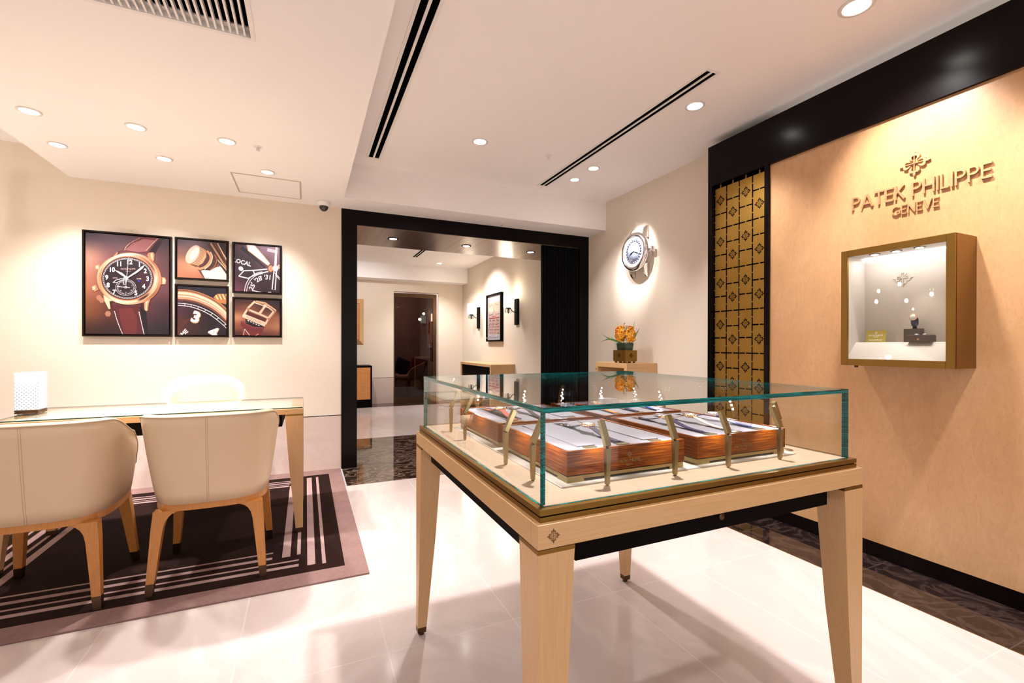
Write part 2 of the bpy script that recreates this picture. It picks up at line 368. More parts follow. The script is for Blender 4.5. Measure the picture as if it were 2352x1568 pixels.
# door_2: metal framed smoked glass door
dr = D.objects.new('door_2', None); COL.objects.link(dr); dr.location = (dx0, YF+.03, 0); dr['kind'] = 'structure'
w = 2.575-dx0
b = MB(); b.box(.004, .034, 0, .05, .0, 2.29); b.box(w-.075, w, 0, .05, 0, 2.29); b.box(.034, w-.075, 0, .05, 2.205, 2.29); b.box(.034, w-.075, 0, .05, .0, .105)
b.build('door_frame', 'darkbrass', dr)
b = MB(); b.box(.034, w-.075, .02, .028, .105, 2.205); b.build('door_pane', 'tinted', dr)
b = MB(); b.tube([(w-.10, -.045, .85), (w-.10, -.045, 1.26)], .013); b.tube([(w-.10, -.045, .95), (w-.10, 0, .95)], .008); b.tube([(w-.10, -.045, 1.17), (w-.10, 0, 1.17)], .008); b.build('door_handle', 'black', dr)

# ================================================================== CEILING FITTINGS
def downlight(x, y, z, label, r=.045, target=None, power=P_DOWN, spot=2.0, group=None, trim='down_trim', glow=True, blend=.7, col=(1, .96, .955), size=.045):
    t = thing('ceiling_downlight', label, 'ceiling light', (x, y, z), group=group)
    b = MB(); b.lathe([(r*1.30, 0), (r*1.30, -.004), (r*1.02, -.006), (r*.92, -.001), (r*.92, 0)], 28); b.build('trim_ring', trim, t)
    b = MB(); b.lathe([(r*.9, -.0005), (r*.9, -.003), (r*.4, -.0045), (.0005, -.005)], 24); b.build('lens', 'down', t)
    if power: light('SPOT', (x, y, z-.02), power, t, target or (x, y, 0), size, spot, blend, col)
    return t
P = P_DOWN
for (x, y, l) in ((-1.43, 3.49, 'round recessed downlight at the far left above the desk'), (-.943, 3.475, 'round recessed downlight in the middle above the desk'), (-.469, 3.475, 'round recessed downlight above the right part of the desk')):
    downlight(x, y, ZS, l, .042, power=P*1.5, spot=1.5)
for (x, y, tx, tz, l) in ((-1.50, 4.0, -1.6, 1.3, 'tilted bright spotlight at the far left nearest the picture wall'), (-.92, 3.985, -1.1, 1.35, 'tilted bright spotlight above the large watch picture'), (-.27, 3.965, -.42, 1.35, 'tilted bright spotlight beside the ceiling access hatch')):
    downlight(x, y, ZS, l, .04, (tx, YB, tz), P*.85, 1.25, blend=.9)
downlight(1.28, 3.48, ZC, 'round downlight alone in the middle of the raised ceiling', .05, power=P*1.3)
downlight(2.431, 3.565, ZC, 'tilted bright spotlight aimed at the wall clock', .045, (3.12, 3.80, 2.12), P*1.5, .66, blend=.9, size=.02)
downlight(2.428, 3.885, ZC, 'small downlight beside the slot vent near the passage', .042, (3.0, 3.9, .9), P*.6, 1.5)
downlight(2.43, 1.34, ZC, 'large downlight at the top right corner by the black fascia', .058, (3.0, 1.33, 1.9), P*1.3, 1.25, blend=.9)
# the rest of the same rows, outside the frame, give the showroom its light
for (x, y, tg, pw, sp, l) in ((1.16, 1.52, None, 2.8, 1.45, 'strong downlight in the raised ceiling straight above the glass case'), (1.2, -.3, None, .5, 2.2, 'downlight in the raised ceiling behind the viewer'), (2.43, .45, (3.0, .45, 1.0), 1.2, 1.6, 'downlight by the black fascia nearest the viewer'), (2.43, 2.35, (2.98, 2.3, .8), .7, 1.4, 'downlight in front of the bronze screen')):
    downlight(x, y, ZC, l, .05, tg, P*pw, sp, group='downlights over the front of the showroom')
for (x, y, l) in ((-.6, .6, 'downlight in the low ceiling beside the viewer'), (-1.3, 1.9, 'downlight in the low ceiling left of the air grille')):
    downlight(x, y, ZS, l, .045, None, P*.25, 2.1, group='downlights in the low ceiling by the entrance')
for (u, v, l) in ((903, 548, 'left of the three dark-rimmed downlights in the doorway soffit'), (1071, 564.5, 'middle of the three dark-rimmed downlights in the doorway soffit'), (1218.6, 578.6, 'right of the three dark-rimmed downlights in the doorway soffit')):
    p = on(2, 2.374, u, v); downlight(p.x, p.y, 2.374, l, .045, power=P*.22, trim='black', col=(1, .95, .9))
p = on(2, 2.83, 1009, 604.5); downlight(p.x, p.y, 2.83, 'small downlight in the ceiling of the room beyond the doorway', .05, power=P*1.0)
for (x, y, tg, pw, l) in ((2.3, 7.7, (3.1, 7.75, 1.4), 1.3, 'hidden back room downlight aimed at the framed drawing'), (.7, 7.6, (1.0, YF, 1.0), .9, 'hidden back room downlight aimed at the wall cabinet'), (1.6, 6.6, None, .9, 'hidden back room downlight just past the doorway')):
    downlight(x, y, 2.83, l, .05, tg, P*pw, 1.7, group='hidden downlights of the back room')

def slot(name, label, x0, x1, y0, y1, z, lab2=None):
    t = thing(name, label, 'ceiling vent', ((x0+x1)/2, (y0+y1)/2, z)); cx, cy = (x0+x1)/2, (y0+y1)/2; a, c = (x1-x0)/2, (y1-y0)/2; g = a*.30
    b = MB(); b.box(-a, -a+g, -c, c, -.005, 0); b.box(a-g, a, -c, c, -.005, 0); b.box(-a*.12, a*.12, -c+g, c-g, -.007, 0); b.box(-a+g, a-g, -c, -c+g, -.005, 0); b.box(-a+g, a-g, c-g, c, -.005, 0)
    b.build('frame', 'white', t); b = MB(); b.box(-a+g, a-g, -c+g, c-g, -.0015, 0); b.build('slot', 'recess', t); return t
slot('ceiling_slot_vent', 'long double slot vent along the left edge of the raised ceiling', .478, .602, .6, 4.175, ZC)
slot('ceiling_slot_vent', 'long double slot vent crossing the raised ceiling towards the clock wall', 2.165, 2.275, 2.0, 4.178, ZC)
slot('ceiling_slot_vent', 'short double slot vent in the back room ceiling', 1.78, 1.89, 5.9, on(2, 2.83, 999, 594).y, 2.83)
# large louvred return-air grille
t = thing('ceiling_air_grille', 'large white louvred air grille over a black opening at the top left', 'ceiling vent', ((vx0+vx1)/2, (vy0+vy1)/2, ZS))
cx, cy = (vx0+vx1)/2, (vy0+vy1)/2
b = MB(); e = .018
for (a0, a1, c0, c1) in ((vx0-e, vx1+e, vy0-e, vy0), (vx0-e, vx1+e, vy1, vy1+e), (vx0-e, vx0, vy0, vy1), (vx1, vx1+e, vy0, vy1)): b.box(a0-cx, a1-cx, c0-cy, c1-cy, -.004, 0)
b.build('frame', 'white', t)
b = MB()
for i in range(30):
    x = vx1-.022-i*.0262
    if x > vx0: b.box(x-cx-.004, x-cx+.004, vy0-cy, vy1-cy, .0, .022)
b.box(vx0-cx, vx1-cx, vy1-cy-.03, vy1-cy, .022, .028); b.build('louvres', 'white', t)
b = MB(); b.box(vx0-cx, vx1-cx, vy0-cy, vy1-cy, .09, .1); b.box(vx0-cx, vx1-cx, vy1-cy-.002, vy1-cy, .028, .1); b.box(vx1-cx-.002, vx1-cx, vy0-cy, vy1-cy, .0, .1); b.build('opening', 'recess', t)
# hatch
t = thing('ceiling_hatch', 'square white access hatch in the low ceiling near the picture wall', 'hatch', (-.283, 4.33, ZS))
b = MB(); a = .247; g = .012
for (x0, x1, y0, y1) in ((-a, a, -a, -a+g), (-a, a, a-g, a), (-a, -a+g, -a+g, a-g), (a-g, a, -a+g, a-g)): b.box(x0, x1, y0, y1, -.003, 0)
b.build('frame', mat('hatch_metal', (.50, .42, .34), .4), t); b = MB(); b.box(-a+g+.002, a-g-.002, -a+g+.002, a-g-.002, -.0025, 0); b.build('panel', 'ceiling', t)
# dome camera
t = thing('dome_camera', 'white dome security camera with a black eye beside the black doorway', 'security camera', (.15, 4.58, ZS))
b = MB(); b.lathe([(.058, 0), (.060, -.01), (.056, -.035), (.044, -.042), (.001, -.042)], 36); b.build('housing', 'white', t)
b = MB(); b.lathe([(.040, -.040), (.039, -.052), (.032, -.070), (.018, -.083), (.001, -.088)], 32); b.build('dome', 'dome', t)
def sprinkler(x, y, z, label):
    t = thing('sprinkler_head', label, 'sprinkler', (x, y, z))
    b = MB(); b.lathe([(.028, 0), (.027, -.003), (.010, -.005), (.009, -.018), (.001, -.018)], 24); b.build('collar', 'white', t)
    b = MB(); b.lathe([(.001, -.018), (.012, -.022), (.012, -.025), (.001, -.027)], 16); b.tube([(-.008, 0, -.01), (-.008, 0, -.024)], .0015, 6); b.tube([(.008, 0, -.01), (.008, 0, -.024)], .0015, 6); b.build('deflector', 'silver', t)
sprinkler(-.294, 3.49, ZS, 'small sprinkler head in the low ceiling next to the desk downlights')
sprinkler(1.916, 3.489, ZC, 'small sprinkler head in the raised ceiling left of the crossing slot vent')
sprinkler(1.925, 4.56, ZS, 'small sprinkler head in the soffit just above the black doorway')

# ================================================================== BRONZE SCREEN
def screen():
    y1, y0 = 2.658, 2.208; zt = 2.441; t = thing('bronze_screen', 'tall bronze lattice panel with cut-out crosses in a black frame', 'screen', (XV+.012, (y0+y1)/2, .09))
    cw = (y1-y0)/4; gap = .010; yc = (y0+y1)/2
    fr = lambda a, c, d: (-d, -a, c-.09)
    b = MB(); e = MB(); b.mi = 0
    def plate(a0, a1, c0, c1): b.prism([(a0, c0), (a1, c0), (a1, c1), (a0, c1)], fr, 0, .004)
    for c in range(4):
        a0 = -(y1-y0)/2+c*cw; z = zt; tall = c in (0, 2); k = 0
        while z > .13:
            h = .208 if tall else .1160
            zb = max(z-h, .10)
            plate(a0+gap/2, a0+cw-gap/2, zb+gap/2, z-gap/2)
            if tall and z-zb > .19:
                for p in emblem(.042, a0+cw/2, (z+zb)/2): e.prism(p, fr, .004, .0046)
            # bridges between plates
            plate(a0+cw/2-.004, a0+cw/2+.004, zb-gap/2, zb+gap/2)
            nb = 2 if tall else 1
            for q in range(nb): zz = z-(z-zb)*(q+.5)/nb; plate(a0-gap*(1.6 if c == 0 else .5), a0+gap/2, zz-.004, zz+.004)
            if c == 3:
                for q in range(nb): zz = z-(z-zb)*(q+.5)/nb; plate(a0+cw-gap/2, a0+cw+gap*1.3, zz-.004, zz+.004)
            z = zb; tall = not tall; k += 1
        plate(a0+cw/2-.005, a0+cw/2+.005, zt-gap/2, zt+.02)
    b.build('lattice', 'bronze_screen', t); e.build('cross_cutouts', 'black', t)
screen()

# ================================================================== WALL SIGN
def lettering(name_parent, fr, items, h_list, d, matname, part='letter', d0=0):
    """items: (text, height, x centre, baseline)"""
    for text, h, xc, base in items:
        gl, wd = glyphs(text, h)
        for g in gl:
            b = MB()
            for i_, p in enumerate(g): b.prism([(x-wd/2+xc, y+base) for x, y in p], fr, d0, d+i_*4e-5)
            b.build(part, matname, name_parent)
t = thing('wall_sign', 'gold sign letters under a cross emblem on the wood veneer wall', 'sign', (XV, 1.341, 1.90))
sx = .6045/glyphs('PATEK PHILIPPE', .075)[1]
def fr_sign(s): return lambda a, c, d: (-d, -a*s, c)
M['signgold'] = mat('satin_gold_letters', (.58, .36, .18), .45, .75)
lettering(t, fr_sign(sx), [('PATEK PHILIPPE', .075, 0, .098)], None, .012, 'signgold', 'letter')
s2 = .207/glyphs('GENEVE', .050)[1]
lettering(t, fr_sign(s2), [('GENEVE', .050, 0, .014)], None, .010, 'signgold', 'letter')
b = MB()
for i_, p in enumerate(emblem(.068, 0, .270)): b.prism(p, lambda a, c, d: (-d, -a, c), 0, .012+i_*8e-6)
b.build('emblem', 'signgold', t)

# ================================================================== WALL SHOWCASE
t = thing('wall_showcase', 'bronze-framed glass showcase box hung on the veneer wall', 'showcase', (XV, 1.343, 1.093))
y0, y1, z1 = -.248, .248, .637; fx = -.205; wl = .033
b = MB(); b.box(fx+.018, 0, y0, y0+.012, 0, z1); b.box(fx+.018, 0, y1-.012, y1, 0, z1); b.box(fx+.018, 0, y0+.012, y1-.012, z1-.012, z1); b.box(fx+.018, 0, y0+.012, y1-.012, 0, .012); b.build('housing', 'bronze', t)
b = MB(); b.box(fx, fx+.014, y0, y0+wl, 0, z1, .0015); b.box(fx, fx+.014, y1-wl, y1, 0, z1, .0015); b.box(fx, fx+.014, y0+wl, y1-wl, z1-wl-.003, z1, .0015); b.box(fx, fx+.014, y0+wl, y1-wl, 0, wl+.003, .0015); b.build('door_frame', 'bronze', t)
b = MB(); b.box(fx+.006, fx+.010, y0+wl, y1-wl, wl, z1-wl); b.build('door_pane', 'glass', t)
b = MB(); b.box(-.012, -.004, y0+.012, y1-.012, .012, z1-.012); b.box(fx+.018, -.012, y0+.012, y0+.018, .012, z1-.012); b.box(fx+.018, -.012, y1-.018, y1-.012, .012, z1-.012)
b.box(fx+.018, -.012, y0+.018, y1-.018, z1-.03, z1-.012); b.build('lining', 'bluewhite', t)
b = MB(); b.faces([(fx+.02, y0+.018, .012), (fx+.02, y1-.018, .012), (-.012, y1-.018, .012), (-.012, y0+.018, .012), (fx+.02, y0+.018, .035), (fx+.02, y1-.018, .035), (-.095, y1-.018, .128), (-.095, y0+.018, .128), (-.012, y0+.018, .128), (-.012, y1-.018, .128)],
    [(4, 5, 7-1, 7), (7, 6, 9, 8), (0, 1, 5, 4), (0, 3, 2, 1), (3, 0, 4, 7, 8), (1, 2, 9, 6, 5), (2, 3, 8, 9)]); b.build('sloped_plinth', 'bluewhite', t)
b = MB(); b.box(-.03, -.018, y0+.02, y1-.02, z1-.038, z1-.031); b.build('light_strip', 'strip', t)
for i, yy in enumerate((.13, .03, -.07)):
    s = MB(); s.lathe([(.026, 0), (.026, -.003), (.016, -.004), (.0005, -.004)], 20, (fx+.075, yy-.01, z1-.030)); o = s.build('puck_light', 'darkbrass', t)
    s = MB(); s.lathe([(.015, -.004), (.015, -.006), (.0005, -.0065)], 18, (fx+.075, yy-.01, z1-.030)); s.build('lens', 'warm', o)
b = MB()
for i_, p in enumerate(emblem(.045, -.045, .475)): b.prism(p, lambda a, c, d: (-.012-d, -a, c), 0, .004+i_*8e-6)
b.build('emblem', 'bluewhite', t)
b = MB(); b.lathe([(.009, 0), (.009, -.011), (.0005, -.011)], 16, (fx+.04, .19, 0)); b.build('lock', 'darkbrass', t)
light('AREA', (XV-.09, 1.343, 1.093+z1-.045), .28, t, (XV-.06, 1.343, 1.1), col=(.94, .95, 1))
D.lights[-1].shape = 'RECTANGLE'
for l in D.lights:
    if l.type == 'AREA': l.shape = 'RECTANGLE'; l.size = .42; l.size_y = .05
light('SPOT', (XV-.13, 1.30, 1.093+z1-.05), 1.2, t, (XV-.06, 1.27, 1.26), .012, .8, .6, (1, .9, .78))
# things inside the showcase
SH = 1.221
t = thing('retailer_plaque', 'small gold standing plaque with lettering inside the wall showcase', 'plaque', (2.868, 1.48, SH))
b = MB(); tilt = .25
frp = lambda a, c, d: (c*math.sin(tilt)-d*math.cos(tilt), -a+c*.03, c*math.cos(tilt)+d*math.sin(tilt)*.3)
b.prism([(-.048, 0), (.048, 0), (.048, .067), (-.048, .067)], frp, 0, .003); b.build('plate', mat('yellow_gold_plate', (.62, .48, .10), .35, .8), t)
b = MB()
for text, h, base in (('PATEK PHILIPPE', .0085, .034), ('GENEVE', .005, .026)):
    gl, wd = glyphs(text, h)
    for g in gl:
        for p in g: b.prism([(x-wd/2, y+base) for x, y in p], frp, .003, .0035)
for p in font_polys('Authorized Retailer', .0085, .01): b.prism([(x, y+.010) for x, y in p], frp, .003, .0035)
for p in emblem(.0075, 0, .053): b.prism(p, frp, .003, .0035)
b.build('lettering', 'white', t)
M['darkred'] = mat('dark_red_lacquer', (.035, .008, .008), .2, coat=.5)
t = thing('riser_block', 'tall dark red lacquer block holding the display watch in the wall showcase', 'display block', (2.905, 1.322, SH)); b = MB(); b.box(-.02, .02, -.036, .036, 0, .070, .001); b.build('block', 'darkred', t)
t = thing('jewel_box', 'low dark box with a silver top and cufflinks in the wall showcase', 'display box', (2.862, 1.272, SH))
b = MB(); b.box(-.028, .028, -.05, .05, 0, .034, .001); b.build('box', 'darkred', t); b = MB(); b.box(-.026, .026, -.048, .048, .034, .036); b.build('top_pad', 'suede', t)
b = MB()
for p in emblem(.006, 0, .014): b.prism(p, lambda a, c, d: (-.028-d, -a, c), 0, .0006)
b.build('emblem', 'gold', t)
for q, l in ((.018, 'left silver cufflink on the low box in the wall showcase'), (-.016, 'right silver cufflink on the low box in the wall showcase')):
    c = thing('cufflink', l, 'cufflink', (2.862, 1.272+q, SH+.036), group='cufflinks in the wall showcase'); b = MB(); b.lathe([(.001, 0), (.009, 0), (.011, .003), (.007, .006), (.001, .007)], 18); b.build('head', 'silver', c); b = MB(); b.tube([(.004, 0, .002), (.016, .002, .004)], .0022, 8); b.build('toggle', 'silver', c)
# standing watch
t = thing('display_watch', 'gold watch with a dark blue strap standing on the red block in the wall showcase', 'watch', (2.905, 1.318, SH+.070))
b = MB(); b.tube([(0, 0, 0), (0, 0, .02)], [.010, .006], 12); b.build('stand', 'black', t)
pts = [(.018*math.cos(a), .004, .036+.022*math.sin(a)) for a in [math.radians(q) for q in range(-90, 271, 20)]]
b = MB(); b.loft([[(x, -.008, z), (x, .008, z), (x*1.12, .008, z*1.0+(z-.036)*.12), (x*1.12, -.008, z+(z-.036)*.12)] for x, _, z in pts], cap=False); b.build('strap', mat('dark_blue_leather', (.01, .02, .07), .4), t)
b = MB(); b.lathe([(.001, -.004), (.016, -.004), (.018, 0), (.016, .005), (.001, .006)], 28, (-.016, 0, .060), 'x'); o = b.build('case', 'gold', t)
b = MB(); b.lathe([(.0135, -.0048), (.0135, -.0055), (.0003, -.0056)], 28, (-.016, 0, .060), 'x'); b.build('dial', 'white', t)

# ================================================================== GLASS DISPLAY CASE
X0, X1, Y0, Y1 = .421, 1.504, .808, 1.906
CX, CYc = (X0+X1)/2, (Y0+Y1)/2
case = thing('display_case', 'square maple display table with a glass box on top', 'display case', (CX, CYc, 0))
a, c = (X1-X0)/2, (Y1-Y0)/2
for q_, mt_ in (((-a, a, -c, -c+.03), 'maple_x'), ((-a, a, c-.03, c), 'maple_x'), ((-a, -a+.03, -c+.03, c-.03), 'maple_y'), ((a-.03, a, -c+.03, c-.03), 'maple_y')):
    b = MB(); b.box(*q_, .790, .840, .0018); b.build('apron', mt_, case)
r = .011
def ring(b, e0, e1, z0, z1):
    b.box(-a+e0, a-e0, -c+e0, -c+e1, z0, z1); b.box(-a+e0, a-e0, c-e1, c-e0, z0, z1); b.box(-a+e0, -a+e1, -c+e1, c-e1, z0, z1); b.box(a-e1, a-e0, -c+e1, c-e1, z0, z1)
b = MB(); ring(b, r, r+.0135, .8535, .8655); ring(b, r, r+.0135, .840, .8505); b.build('bronze_rim', 'bronze', case)
b = MB(); ring(b, r+.004, r+.014, .8505, .8535); ring(b, .0255, .030, .84, .863); b.build('shadow_gap', 'black', case)
b = MB(); b.box(-a+.03, a-.03, -c+.03, c-.03, .845, .866); b.build('deck_board', 'deck', case)
b = MB()
for s_ in (-1, 1): b.box(s_*.44-.0006, s_*.44+.0006, -c+.03, c-.03, .866, .8663); b.box(-a+.03, a-.03, s_*.4485-.0006, s_*.4485+.0006, .866, .8663)
b.build('deck_seams', 'stitch', case)
b = MB(); b.box(-.418, .418, -.43, .43, .8663, .868); b.build('cream_mat', 'cream_board', case)
b = MB(); ins = .035; b.box(-a+.11, a-.11, -c+ins, c-ins, .735, .790); b.build('drawer_box', 'black', case)
for q_ in (-a+ins, a-ins-.02): b = MB(); b.box(q_, q_+.02, -c+.11, c-.11, .735, .790); b.build('side_rail', 'black', case)
p = on(1, Y0+ins, 1657.5, 1190)
k = MB(); k.lathe([(.0005, -.003), (.0065, -.003), (.0075, -.001), (.009, -.002), (.009, .002)], 24, (p.x-CX, -c+ins, .765), 'y'); k = k.build('keyhole', 'darkbrass', case)
# legs: outer faces upright, inner faces tapering
LW, LB = .086, .034
for sx_, sy_ in ((-1, -1), (1, -1), (1, 1), (-1, 1)):
    def sec(z, w_): xs = (sx_*a, sx_*(a-w_)); ys = (sy_*c, sy_*(c-w_)); return [(xs[0], ys[0], z), (xs[1], ys[0], z), (xs[1], ys[1], z), (xs[0], ys[1], z)]
    b = MB(); b.loft([sec(.035, LB+.0018), sec(.42, .066), sec(.7805, LW)]); lg = b.build('leg', 'maple_z', case)
    b = MB(); b.loft([sec(.7805, LW+.001), sec(.7895, LW+.001)]); b.build('brass_band', 'bronze', lg)
    b = MB(); b.loft([sec(.012, LB), sec(.035, LB+.0018)]); b.lathe([(.011, 0), (.011, .012)], 16, (sx_*(a-.018), sy_*(c-.018), 0)); b.build('foot_cap', 'darkbrass', lg)
# emblem inlay
b = MB(); p = on(1, Y0, 1271.5, 1230)
for q in emblem(.0150, p.x-CX, p.z): b.prism(q, lambda A, C_, d: (A, -c-d, C_), 0, .0006)
M['inlaybrown'] = mat('brown_inlay', (.16, .075, .022), .4)
b.build('emblem_inlay', 'inlaybrown', case)
# glass: four walls and a lid, each a pane with green edges
GZ0, GZ1, gx, gy, th = .8655, 1.0710, a-.025, c-.0255, .012
def pane(x0, x1, y0, y1, z0, z1, thin, name):
    b = MB(); b.box(x0, x1, y0, y1, z0, z1); bmesh.ops.recalc_face_normals(b.bm, faces=b.bm.faces[:])
    for f in b.bm.faces: f.material_index = 0 if abs(f.normal[thin]) > .5 else 1
    return b.build(name, ['glass', 'glass_edge'], case, norm=False)
pane(-gx, gx, -gy, -gy+th, GZ0, GZ1-.0115, 1, 'glass_wall'); pane(-gx, gx, gy-th, gy, GZ0, GZ1-.0115, 1, 'glass_wall')
pane(-gx, -gx+th, -gy+th, gy-th, GZ0, GZ1-.0115, 0, 'glass_wall'); pane(gx-th, gx, -gy+th, gy-th, GZ0, GZ1-.0115, 0, 'glass_wall')
pane(-gx, gx, -gy, gy, GZ1-.011, GZ1, 2, 'glass_lid')

# spotlights inside the case
def case_spot(x, y, rz, label):
    """post with a tilted head leaning towards local +y"""
    t = thing('display_spotlight', label, 'spotlight', (x, y, .8663), rz, 'brass spotlights standing inside the glass case')
    def sq(w, d, z, oy=0): return [(-w, -d+oy, z), (w, -d+oy, z), (w, d+oy, z), (-w, d+oy, z)]
    b = MB(); b.lathe([(.0038, 0), (.0038, .003)], 12); b.loft([sq(.0046, .0042, .003), sq(.0070, .0062, .089)]); b.build('post', 'brass', t)
    b = MB(); b.tube([(0, 0, .089), (0, .001, .094)], .0035, 8); b.build('swivel', 'darkbrass', t)
    n = Vector((0, math.sin(.44), math.cos(.44))); q = Vector((0, math.cos(.44), -math.sin(.44)))
    def hs(w, d, s_): o_ = Vector((0, .0, .095))+n*s_; return [tuple(o_+Vector((-w, 0, 0))-q*d), tuple(o_+Vector((w, 0, 0))-q*d), tuple(o_+Vector((w, 0, 0))+q*d), tuple(o_+Vector((-w, 0, 0))+q*d)]
    b = MB(); b.loft([hs(.0076, .0058, -.002), hs(.0070, .0056, .062)]); b.build('head', 'brass', t)
    for i, s_ in enumerate((.014, .030, .046)):
        o_ = Vector((0, 0, .095))+n*s_+q*.0058; b = MB(); b.loft([[tuple(o_+q*h+Vector((.0034*math.cos(k*PI/5), 0, 0))+n*(.0034*math.sin(k*PI/5))) for k in range(10)] for h in (0, .001)]); b.build('led', 'led', t)
    o_ = Vector((0, 0, .095))+n*.03+q*.012
    l = light('SPOT', o_, LEDW, None, o_+q*.15+Vector((0, .02, -.06)), .006, 2.0, .5, (.96, .97, 1)); l.parent = t; l.location = o_
    return t
LEDW = .42
sp = [.656, .867, 1.058, 1.269]; spy = [1.008, 1.176, 1.538, 1.706]
nm = ['first', 'second', 'third', 'fourth']
first = None
def place_spot(x, y, rz, label):
    global first
    if first is None: first = case_spot(x, y, rz, label); return
    dup(first, (x, y, .8663), rz, label)
for i, x in enumerate(sp): place_spot(x, .901, 0, '%s brass spotlight from the left in the front row of the glass case' % nm[i])
for i, y in enumerate(spy): place_spot(.511, y, -PI/2, '%s brass spotlight from the front along the left side of the glass case' % nm[i])
for i, x in enumerate(sp): place_spot(x, 1.813, PI, '%s brass spotlight from the left in the back row of the glass case' % nm[i])
for i, y in enumerate(spy): place_spot(1.414, y, PI/2, '%s brass spotlight from the front along the right side of the glass case' % nm[i])

# trays
TZ = .868
def tray(x0, x1, y0, y1, label):
    w, d = x1-x0, y1-y0; t = thing('watch_tray', label, 'display tray', (x0, y0, TZ), group='wooden watch trays in the glass case')
    b = MB(); b.box(.004, w-.004, .004, d-.004, .016, .018); b.build('shadow_gap', 'black', t)
    b = MB(); b.box(.002, w-.002, .002, .012, .007, .0155); b.box(.002, w-.002, d-.012, d-.002, .007, .0155); b.box(.002, .012, .012, d-.012, .007, .0155); b.box(w-.012, w-.002, .012, d-.012, .007, .0155)
    for (p0, p1, q0, q1) in ((.002, .05, .002, .012), (w-.05, w-.002, .002, .012), (.002, .012, .012, .05), (w-.012, w-.002, .012, .05), (.002, .05, d-.012, d-.002), (w-.05, w-.002, d-.012, d-.002), (.002, .012, d-.05, d-.012), (w-.012, w-.002, d-.05, d-.012)): b.box(p0, p1, q0, q1, 0, .007)
    b.build('brass_base', 'brass', t)
    b = MB(); b.box(0, w, 0, .008, .018, .077); b.box(0, w, d-.008, d, .018, .077); b.box(0, .008, .008, d-.008, .018, .077); b.box(w-.008, w, .008, d-.008, .018, .077); b.build('wood_body', 'walnut', t)
    b = MB(); b.box(.008, w-.008, .008, d-.008, .018, .0745); b.build('suede_pad', 'suede', t)
    b = MB(); cx_ = w/2
    for text, h, base in (('PATEK PHILIPPE', .0085, .034), ('GENEVE', .0048, .0255)):
        gl, wd = glyphs(text, h)
        for g in gl:
            for p in g: b.prism([(x-wd/2+cx_, y+base) for x, y in p], lambda A, C_, e: (A, -e, C_), 0, .0004)
    b.build('lettering', 'brass', t)
    b = MB()
    for p in emblem(.0075, cx_, .0535): b.prism(p, lambda A, C_, e: (A, -e, C_), 0, .0004)
    b.build('emblem', 'brass', t)
    return t
def slots(t, w, d, kinds):
    """kinds per slot: 'o' open recess (black), 'g' grey open box, 'c' covered with a board, plates in front"""
    zt = .0745
    for i, kd in enumerate(kinds):
        cx_ = (.083, .185, .290)[i]*w/.37
        if kd == 'o':
            b = MB(); b.faces([(cx_-.020, .022, zt+.0004), (cx_+.020, .022, zt+.0004), (cx_+.015, .135, zt+.0004), (cx_-.010, .135, zt+.0004)], [(0, 1, 2, 3)])
            b.faces([(cx_-.010, .27, zt+.0004), (cx_+.013, .27, zt+.0004), (cx_+.017, d-.03, zt+.0004), (cx_-.017, d-.03, zt+.0004)], [(0, 1, 2, 3)]); b.build('strap_recess', 'suede_dark', t)
        if kd == 'c':
            b = MB(); b.box(cx_-.026, cx_+.026, .045, d-.03, zt, zt+.0025); b.build('slot_cover', 'suede', t)
            b = MB(); b.box(cx_+.026, cx_+.0275, .0445, d-.03, zt, zt+.001); b.box(cx_-.026, cx_+.027, .0435, .045, zt, zt+.001); b.build('cover_gap', 'black', t)
        if kd == 'g':
            b = MB(); 
            for q in ((cx_-.03, cx_-.028, .06, d-.04), (cx_+.028, cx_+.03, .06, d-.04), (cx_-.03, cx_+.03, .06, .062), (cx_-.03, cx_+.03, d-.042, d-.04)): b.box(*q, zt, zt+.004)
            b.build('open_box', 'suede', t); b = MB(); b.box(cx_-.028, cx_+.028, .062, d-.042, zt, zt+.0006); b.build('strap_recess', 'suede_dark', t)
        b = MB(); b.box(cx_-.017, cx_+.017, .019, .036, zt, zt+.002); b.build('price_plate', 'brass', t)
ty0, ty1, ty2, ty3 = .945, 1.345, 1.377, 1.778
T1 = tray(.571, .942, ty0, ty1, 'walnut tray nearest the front left corner of the glass case'); slots(T1, .371, .4, 'coc')
T3 = tray(.989, 1.355, ty0, ty1, 'walnut tray at the front right of the glass case'); slots(T3, .366, .4, 'ooo')
T2 = tray(.571, .942, ty2, ty3, 'walnut tray at the back left of the glass case'); slots(T2, .371, .4, 'goc')
T4 = tray(.989, 1.355, ty2, ty3, 'walnut tray at the back right of the glass case'); slots(T4, .366, .4, 'ooo')
_straps = {}
